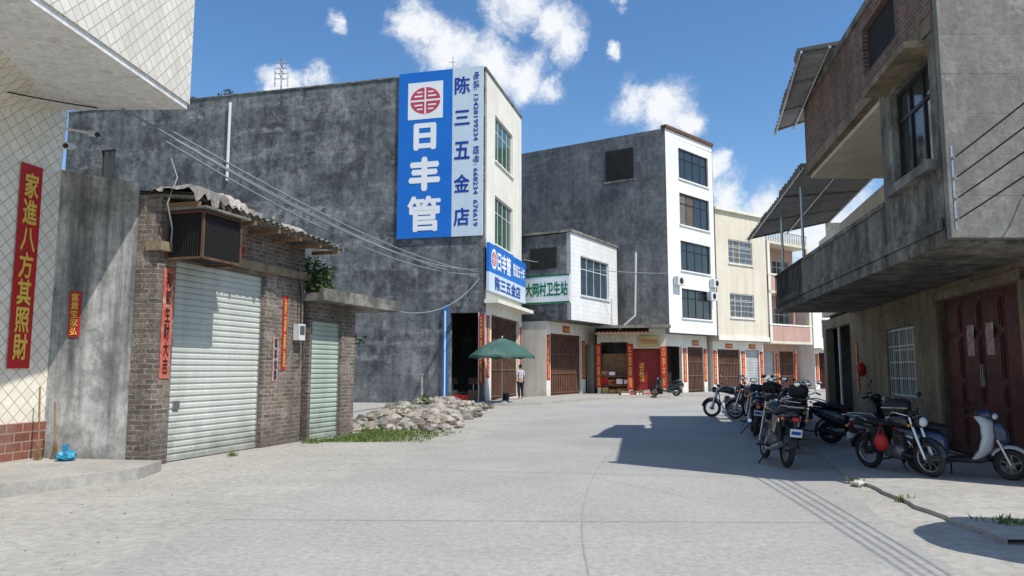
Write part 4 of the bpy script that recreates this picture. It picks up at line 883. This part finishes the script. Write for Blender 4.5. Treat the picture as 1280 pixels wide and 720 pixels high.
def bike(label,x,y,yaw,paintm,z=.05,lean=.12,box=None,steer=.0,group='motorcycles parked under the overhang',screen=False,S=1):
    g=thing('motorcycle',label,'motorcycle',(x,y,z),(lean,0,radians(yaw)),group=group)
    fx,rx=.64,-.62
    wheel(g,fx,.3,.045); wheel(g,rx,.3,.052)
    m=M()
    m.tube([(.4,0,.85),(.1,0,.78),(-.2,0,.72),(-.55,0,.76),(-.85,0,.80)],.018,blackm,6)
    m.tube([(.42,0,.8),(.36,0,.42),(.2,0,.24),(-.15,0,.24),(-.2,0,.72)],.018,blackm,6)
    for s in (-1,1):
        m.tube([(-.18,s*.08,.34),(rx,s*.09,.3)],.016,blackm,6); m.tube([(rx,s*.1,.34),(-.45,s*.11,.74)],.03,chrome,8); m.tube([(rx,s*.1,.36),(-.48,s*.11,.68)],.042,blackm,8)
        m.tube([(.0,s*.12,.27),(.0,s*.32,.27)],.018,blackm,6)
    m.obj('frame',g)
    m=M(); m.loft([(-.17,.36,.09,.09),(-.1,.37,.13,.13),(.12,.37,.13,.13),(.2,.36,.08,.09)],alloy)
    for i in range(6): m.box(.06-.02,.24,-.085,.085,.47+i*.035,.485+i*.035,alloy)
    m.box(.08,.2,-.06,.06,.46,.7,blackm); m.tube([(.24,.03,.55),(.32,.04,.45),(.25,.12,.24),(0,.14,.22)],.02,chrome,7); m.tube([(0,.14,.22),(-.35,.15,.26),(-.8,.16,.36)],[.03,.045,.045],chrome,10)
    m.obj('engine',g)
    m=M(); m.loft([(-.14,.83,.06,.06),(-.05,.87,.12,.1),(.12,.9,.145,.12),(.3,.9,.13,.1),(.38,.88,.06,.06)],paintm,18); m.cyl((.14,0,1.0),(.14,0,1.035),.035,chrome,n=12); m.obj('fuel_tank',g)
    M().loft([(-.78,.86,.1,.03),(-.7,.87,.13,.05),(-.4,.86,.14,.055),(-.2,.83,.11,.05),(-.05,.83,.07,.04)],seatm,16).obj('seat',g)
    m=M(); 
    for s in (-1,1): m.add([(-.45,s*.13,.78),(-.1,s*.12,.78),(-.14,s*.13,.52),(-.36,s*.14,.5)],[(0,1,2,3)],paintm)
    m.loft([(-.95,.83,.05,.03),(-.85,.82,.09,.05),(-.6,.8,.11,.06),(-.4,.78,.11,.05)],paintm); m.obj('side_cover',g)
    m=M(); arc(m,rx,.3,.36,.075,20,175,blackm); m.obj('rear_mudguard',g)
    m=M(); arc(m,fx,.3,.345,.065,10,150,paintm); m.obj('front_mudguard',g)
    m=M()
    for s in (-1,1): m.tube([(fx,s*.09,.3),(.52,s*.09,.66),(.43,s*.09,.98)],[.03,.03,.022],chrome,8)
    m.box(.4,.5,-.11,.11,.82,.85,blackm); m.obj('front_fork',g)
    m=M(); hb=[(.22,.36,1.06),(.3,.28,1.08),(.42,.1,1.0),(.42,-.1,1.0),(.3,-.28,1.08),(.22,-.36,1.06)]; m.tube(hb,.012,chrome,7)
    for s in (1,-1): m.tube([(.28,s*.3,1.077),(.2,s*.39,1.055)],.019,blackm,7); m.tube([(.34,s*.27,1.08),(.3,s*.39,1.06)],.006,alloy,5)
    m.obj('handlebar',g)
    for s in (1,-1):
        m=M(); m.tube([(.32,s*.26,1.08),(.33,s*.3,1.22),(.3,s*.34,1.28)],.006,blackm,5); m.ball((.29,s*.36,1.31),(.015,.065,.045),blackm,12,8); m.ball((.276,s*.36,1.31),(.004,.055,.037),chrome,12,8); m.obj('mirror',g)
        M().tube([(.5,s*.1,.86),(.5,s*.17,.86)],.007,blackm,5).ball((.5,s*.2,.86),(.03,.03,.025),lampor,8,6).obj('indicator',g)
        M().tube([(-.88,s*.06,.76),(-.88,s*.15,.76)],.007,blackm,5).ball((-.88,s*.18,.76),(.03,.03,.025),lampor,8,6).obj('indicator',g)
    m=M(); m.ball((.56,0,.9),(.1,.1,.1),blackm,14,8); m.ball((.6,0,.9),(.075,.085,.085),lampcl,14,8); m.cyl((.46,.06,1.0),(.42,.06,1.06),.045,blackm,n=12); m.cyl((.46,-.06,1.0),(.42,-.06,1.06),.045,blackm,n=12); m.obj('headlight',g)
    M().ball((-.97,0,.76),(.035,.07,.045),lampred,12,8).obj('tail_light',g)
    M().box(-1.005,-1.0,-.09,.09,.5,.62,alu).box(-1.0,-.93,-.02,.02,.6,.74,blackm).box(-1.007,-1.0055,-.07,.07,.535,.585,inkb).obj('number_plate',g)
    m=M()
    for s in (-1,1): m.tube([(-.45,s*.13,.88),(-.6,s*.14,.95),(-1.0,s*.13,.95),(-1.08,s*.06,.95)],.01,chrome,6)
    for k in range(4): m.tube([(-.68-.1*k,-.14,.95),(-.68-.1*k,.14,.95)],.007,chrome,5)
    m.tube([(-1.08,-.06,.95),(-1.08,.06,.95)],.01,chrome,6); m.obj('rear_rack',g)
    M().tube([(-.05,.1,.27),(-.12,.3,-.03)],.012,blackm,6).obj('side_stand',g)
    if box:
        m=M(); m.loft([(-1.12,1.12,.15,.12),(-1.08,1.12,.19,.14),(-.78,1.12,.19,.14),(-.72,1.11,.16,.12)],box,16); m.box(-1.13,-.72,-.195,.195,1.12,1.135,blackm); m.obj('top_box',g)
    if screen: m=M(); m.add([(.52,-.16,.98),(.52,.16,.98),(.42,.14,1.2),(.42,-.14,1.2)],[(0,1,2,3)],glass_b); m.obj('windscreen',g)
    if S!=1: g.scale=(S,S,S)
    return g
def scooter(label,x,y,yaw,pm,z=.05,lean=.1,box=None,group='scooters parked along the houses',pf=None,S=1):
    g=thing('scooter',label,'scooter',(x,y,z),(lean,0,radians(yaw)),group=group); pf=pf or pm
    fx,rx=.62,-.58
    wheel(g,fx,.24,.05,False); wheel(g,rx,.24,.058,False)
    m=M(); prof=[(.36,.98,.14),(.45,.86,.2),(.46,.66,.22),(.40,.45,.2),(.30,.32,.17)]
    vs=[];fs=[]
    for (px,pz,hw) in prof:
        for t in (-1,-.6,0,.6,1): vs.append((px-.13*t*t+.0,hw*t,pz))
    for (px,pz,hw) in prof:
        for t in (-1,-.6,0,.6,1): vs.append((px-.05-.13*t*t,hw*t*.96,pz))
    for i in range(4):
        for j in range(4): a=i*5+j; fs.append((a,a+1,a+6,a+5)); fs.append((25+a,25+a+5,25+a+6,25+a+1))
    for i in range(4): fs.append((i*5,i*5+5,25+i*5+5,25+i*5)); fs.append((i*5+4,25+i*5+4,25+i*5+9,i*5+9))
    m.add(vs,fs,pf,True); m.obj('leg_shield',g)
    M().loft([(.38,.72,.06,.16),(.5,.72,.09,.17),(.58,.68,.07,.12),(.63,.64,.03,.05)],pm,14).obj('front_nose',g)
    M().loft([(-.3,.3,.14,.05),(-.1,.29,.16,.045),(.2,.29,.16,.045),(.34,.33,.13,.05)],blackm,12,.5).obj('floorboard',g)
    M().loft([(-.98,.74,.03,.03),(-.9,.7,.1,.08),(-.7,.62,.15,.14),(-.45,.55,.165,.19),(-.28,.5,.15,.19),(-.2,.46,.1,.14)],pm,18).obj('rear_body',g)
    m=M()
    for s in (-1,1): m.tube([(-.9,s*.1,.66),(-.6,s*.165,.58),(-.32,s*.155,.46)],[.012,.03,.02],pf,6)
    m.obj('side_trim',g)
    M().loft([(-.9,.82,.09,.03),(-.8,.83,.14,.05),(-.5,.8,.15,.055),(-.25,.76,.13,.05),(-.14,.74,.07,.03)],seatm,16).obj('seat',g)
    m=M(); arc(m,fx,.24,.285,.07,0,150,pf); m.obj('front_mudguard',g)
    m=M(); arc(m,rx,.24,.31,.07,60,200,blackm); m.obj('rear_mudguard',g)
    m=M(); 
    for s in (-1,1): m.tube([(fx,s*.08,.24),(.47,s*.07,.62)],[.028,.022],steel,8)
    m.obj('front_fork',g)
    m=M(); m.loft([(-.72,.24,.05,.06),(-.5,.26,.1,.1),(-.25,.28,.1,.1),(-.1,.3,.06,.06)],alloy,12); m.tube([(-.3,-.12,.2),(-.45,-.16,.22),(-.85,-.17,.34)],[.02,.05,.05],blackm,10); m.obj('engine',g)
    m=M(); m.loft([(.2,1.0,.05,.03),(.28,1.02,.15,.05),(.38,1.0,.13,.07),(.45,.96,.06,.05)],pm,12); m.tube([(.12,.37,1.02),(.24,.25,1.05),(.32,0,1.02),(.24,-.25,1.05),(.12,-.37,1.02)],.013,blackm,7)
    for s in (-1,1): m.tube([(.2,s*.29,1.045),(.11,s*.39,1.015)],.02,blackm,7)
    m.obj('handlebar',g)
    for s in (-1,1):
        m=M(); m.tube([(.26,s*.22,1.05),(.26,s*.27,1.2),(.24,s*.3,1.24)],.006,blackm,5); m.ball((.23,s*.33,1.28),(.015,.07,.045),blackm,12,8); m.obj('mirror',g)
    M().ball((.45,0,.97),(.05,.09,.05),lampcl,12,8).obj('headlight',g); M().ball((-.95,0,.74),(.04,.09,.045),lampred,12,8).obj('tail_light',g)
    M().box(-1.0,-.995,-.1,.1,.42,.56,alu).box(-.995,-.92,-.02,.02,.5,.7,blackm).obj('number_plate',g)
    M().tube([(-.6,.14,.86),(-.85,.13,.93),(-1.0,0,.93),(-.85,-.13,.93),(-.6,-.14,.86)],.013,steel,7).obj('grab_rail',g)
    M().tube([(-.2,.1,.2),(-.22,.25,-.03)],.012,blackm,6).obj('side_stand',g)
    if box:
        m=M(); m.loft([(-1.1,1.07,.14,.1),(-1.05,1.08,.19,.13),(-.78,1.08,.19,.13),(-.72,1.07,.16,.11)],box,16); m.box(-1.11,-.72,-.195,.195,1.08,1.092,steel); m.obj('top_box',g)
    if S!=1: g.scale=(S,S,S)
    return g
bike('black motorcycle with rear rack parked with its back to the road',4.5,12.9,86,p_black,z=.02,lean=.1,S=1.04)
bike('dark red motorcycle parked in shade beneath the balcony',5.45,15.0,76,p_dred,lean=.12)
bike('black motorcycle in a tight row beneath the balcony',6.15,16.2,66,p_black,box=blackm,lean=.1)
bike('navy motorcycle with a windscreen in the shaded row',5.85,18.2,75,p_blue,screen=True)
bike('black motorcycle with a top box in the shaded row',6.9,19.2,50,p_black,box=blackm)
bike('maroon motorcycle in the shaded row beneath the balcony',6.4,17.4,80,p_dred)
bike('black motorcycle at the far end of the shaded row',6.6,20.6,80,p_black)
scooter('dark scooter parked against the cement house wall',7.25,15.6,-30,p_black)
bike('small black and red motorcycle parked at the pavement',5.9,11.5,-70,p_black,lean=.1,S=.88)
scooter('dark and silver scooter with top box by the red gate',6.6,11.0,-38,p_blue,box=blackm,pf=p_silver,S=.92)
for k,(x,y,a,pm) in enumerate([(7.15,24.4,150,p_black),(7.55,23.3,140,p_dred),(8.2,25.3,155,p_silver),(8.5,24.0,120,p_black),(8.1,22.3,100,p_blue),(7.5,21.4,95,p_black)]):
    bike(['black motorcycle leaning on its stand at the roadside','maroon motorcycle parked at the roadside','silver motorcycle parked at the roadside','black motorcycle parked near the dark doorway','navy motorcycle parked near the dark doorway','black motorcycle parked at the end of the shaded row'][k],x,y,a,pm,lean=.14,group='motorcycles at the roadside')
scooter('black scooter parked on the pavement before the far shops',8.7,42.2,160,p_black,z=.12)
hb=thing('red_bag','red shopping bag hanging from the small motorcycle','bag',(5.62,11.45,.5)); M().ball((0,0,0),(.11,.09,.13),redpl,10,7).obj('pouch',hb); M().tube([(-.05,0,.1),(0,0,.28),(.05,0,.1)],.008,redpl,5).obj('handle',hb)
do_text()
# ================================================================= world, sun, camera
w=bpy.data.worlds.new('World'); sc.world=w; w.use_nodes=True; nt=w.node_tree; N=nt.nodes; L=nt.links
bg=N['Background']; sky=N.new('ShaderNodeTexSky'); sky.sky_type='NISHITA'; sky.sun_disc=False; sky.sun_elevation=radians(57); sky.sun_rotation=radians(131); sky.air_density=1.0; sky.dust_density=.5; sky.ozone_density=2.6
bg.inputs[1].default_value=.15
hs=N.new('ShaderNodeHueSaturation'); hs.inputs['Saturation'].default_value=1.2; hs.inputs['Value'].default_value=1.08; L.new(sky.outputs[0],hs.inputs['Color']); L.new(hs.outputs[0],bg.inputs[0])
tc=N.new('ShaderNodeTexCoord'); nm=N.new('ShaderNodeVectorMath'); nm.operation='NORMALIZE'; L.new(tc.outputs['Generated'],nm.inputs[0])
blobs=[(-7.4,25.0,3.2),(-5.0,23.6,3.6),(-2.0,23.0,3.5),(1.0,22.4,3.0),(2.6,21.6,1.8),(.4,27.4,3.6),(3.0,26.0,2.8),(4.4,24.2,2.2),(9.8,20.0,2.6),(11.8,19.3,3.1),(13.4,18.0,2.0),(16.9,12.6,3),(19.2,11.8,3),(16.3,15.0,1.5),(-18.0,20.8,2.0),(-15.5,21.6,1.8),(-13.9,25.2,1.2),(8.4,23.6,.9),(8.6,26.9,1.2),(24,9.5,5),(60,25,12),(-60,30,14),(120,35,16),(180,25,18),(-120,20,14)]
cur=None
wn=N.new('ShaderNodeTexNoise'); wn.inputs['Scale'].default_value=9; wn.inputs['Detail'].default_value=6; wn.inputs['Roughness'].default_value=.65; L.new(nm.outputs[0],wn.inputs['Vector'])
wv=N.new('ShaderNodeVectorMath'); wv.operation='MULTIPLY_ADD'; L.new(wn.outputs['Color'],wv.inputs[0]); wv.inputs[1].default_value=(.09,.09,.06); wv.inputs[2].default_value=(-.045,-.045,-.03)
wa=N.new('ShaderNodeVectorMath'); wa.operation='ADD'; L.new(nm.outputs[0],wa.inputs[0]); L.new(wv.outputs[0],wa.inputs[1])
for az,el,r in blobs:
    a,e=radians(az),radians(el); d=(sin(a)*cos(e),cos(a)*cos(e),sin(e))
    ds=N.new('ShaderNodeVectorMath'); ds.operation='DISTANCE'; L.new(wa.outputs[0],ds.inputs[0]); ds.inputs[1].default_value=d
    mr=N.new('ShaderNodeMapRange'); mr.inputs[1].default_value=0; mr.inputs[2].default_value=radians(r); mr.inputs[3].default_value=1; mr.inputs[4].default_value=0; L.new(ds.outputs['Value'],mr.inputs[0])
    if cur is None: cur=mr.outputs[0]
    else:
        mx=N.new('ShaderNodeMath'); mx.operation='MAXIMUM'; L.new(cur,mx.inputs[0]); L.new(mr.outputs[0],mx.inputs[1]); cur=mx.outputs[0]
nz=N.new('ShaderNodeTexNoise'); nz.inputs['Scale'].default_value=22; nz.inputs['Detail'].default_value=12; nz.inputs['Roughness'].default_value=.7; L.new(wa.outputs[0],nz.inputs['Vector'])
ma=N.new('ShaderNodeMath'); ma.operation='MULTIPLY_ADD'; L.new(nz.outputs['Fac'],ma.inputs[0]); ma.inputs[1].default_value=1.9; ma.inputs[2].default_value=-1.08
mb2=N.new('ShaderNodeMath'); mb2.operation='MULTIPLY_ADD'; L.new(cur,mb2.inputs[0]); mb2.inputs[1].default_value=1.15; L.new(ma.outputs[0],mb2.inputs[2])
rm=N.new('ShaderNodeMapRange'); rm.interpolation_type='SMOOTHSTEP'; rm.inputs[1].default_value=.0; rm.inputs[2].default_value=.85; L.new(mb2.outputs[0],rm.inputs[0])
fm=N.new('ShaderNodeMath'); fm.operation='MULTIPLY'; L.new(rm.outputs[0],fm.inputs[0]); 
ed=N.new('ShaderNodeMapRange'); ed.inputs[1].default_value=0; ed.inputs[2].default_value=.4; L.new(cur,ed.inputs[0]); L.new(ed.outputs[0],fm.inputs[1])
b2=N.new('ShaderNodeBackground'); b2.inputs[0].default_value=(.93,.96,1,1); b2.inputs[1].default_value=1.0
ms=N.new('ShaderNodeMixShader'); L.new(fm.outputs[0],ms.inputs[0]); L.new(bg.outputs[0],ms.inputs[1]); L.new(b2.outputs[0],ms.inputs[2]); L.new(ms.outputs[0],N['World Output'].inputs[0])
s=bpy.data.lights.new('sun','SUN'); s.energy=5.0; s.angle=radians(.5); s.color=(1,.955,.88); so=bpy.data.objects.new('sun',s); col.objects.link(so)
so.rotation_euler=Vector((.41,-.36,.84)).to_track_quat('Z','Y').to_euler(); so.location=(0,0,40)
c=bpy.data.cameras.new('camera'); c.lens=26; c.sensor_width=36; c.clip_end=2000; co=bpy.data.objects.new('camera',c); col.objects.link(co); co.location=(0,0,1.6); co.rotation_euler=(radians(90+6.3),0,0); sc.camera=co
sc.view_settings.view_transform='Standard'; sc.view_settings.look='None'; sc.view_settings.exposure=0
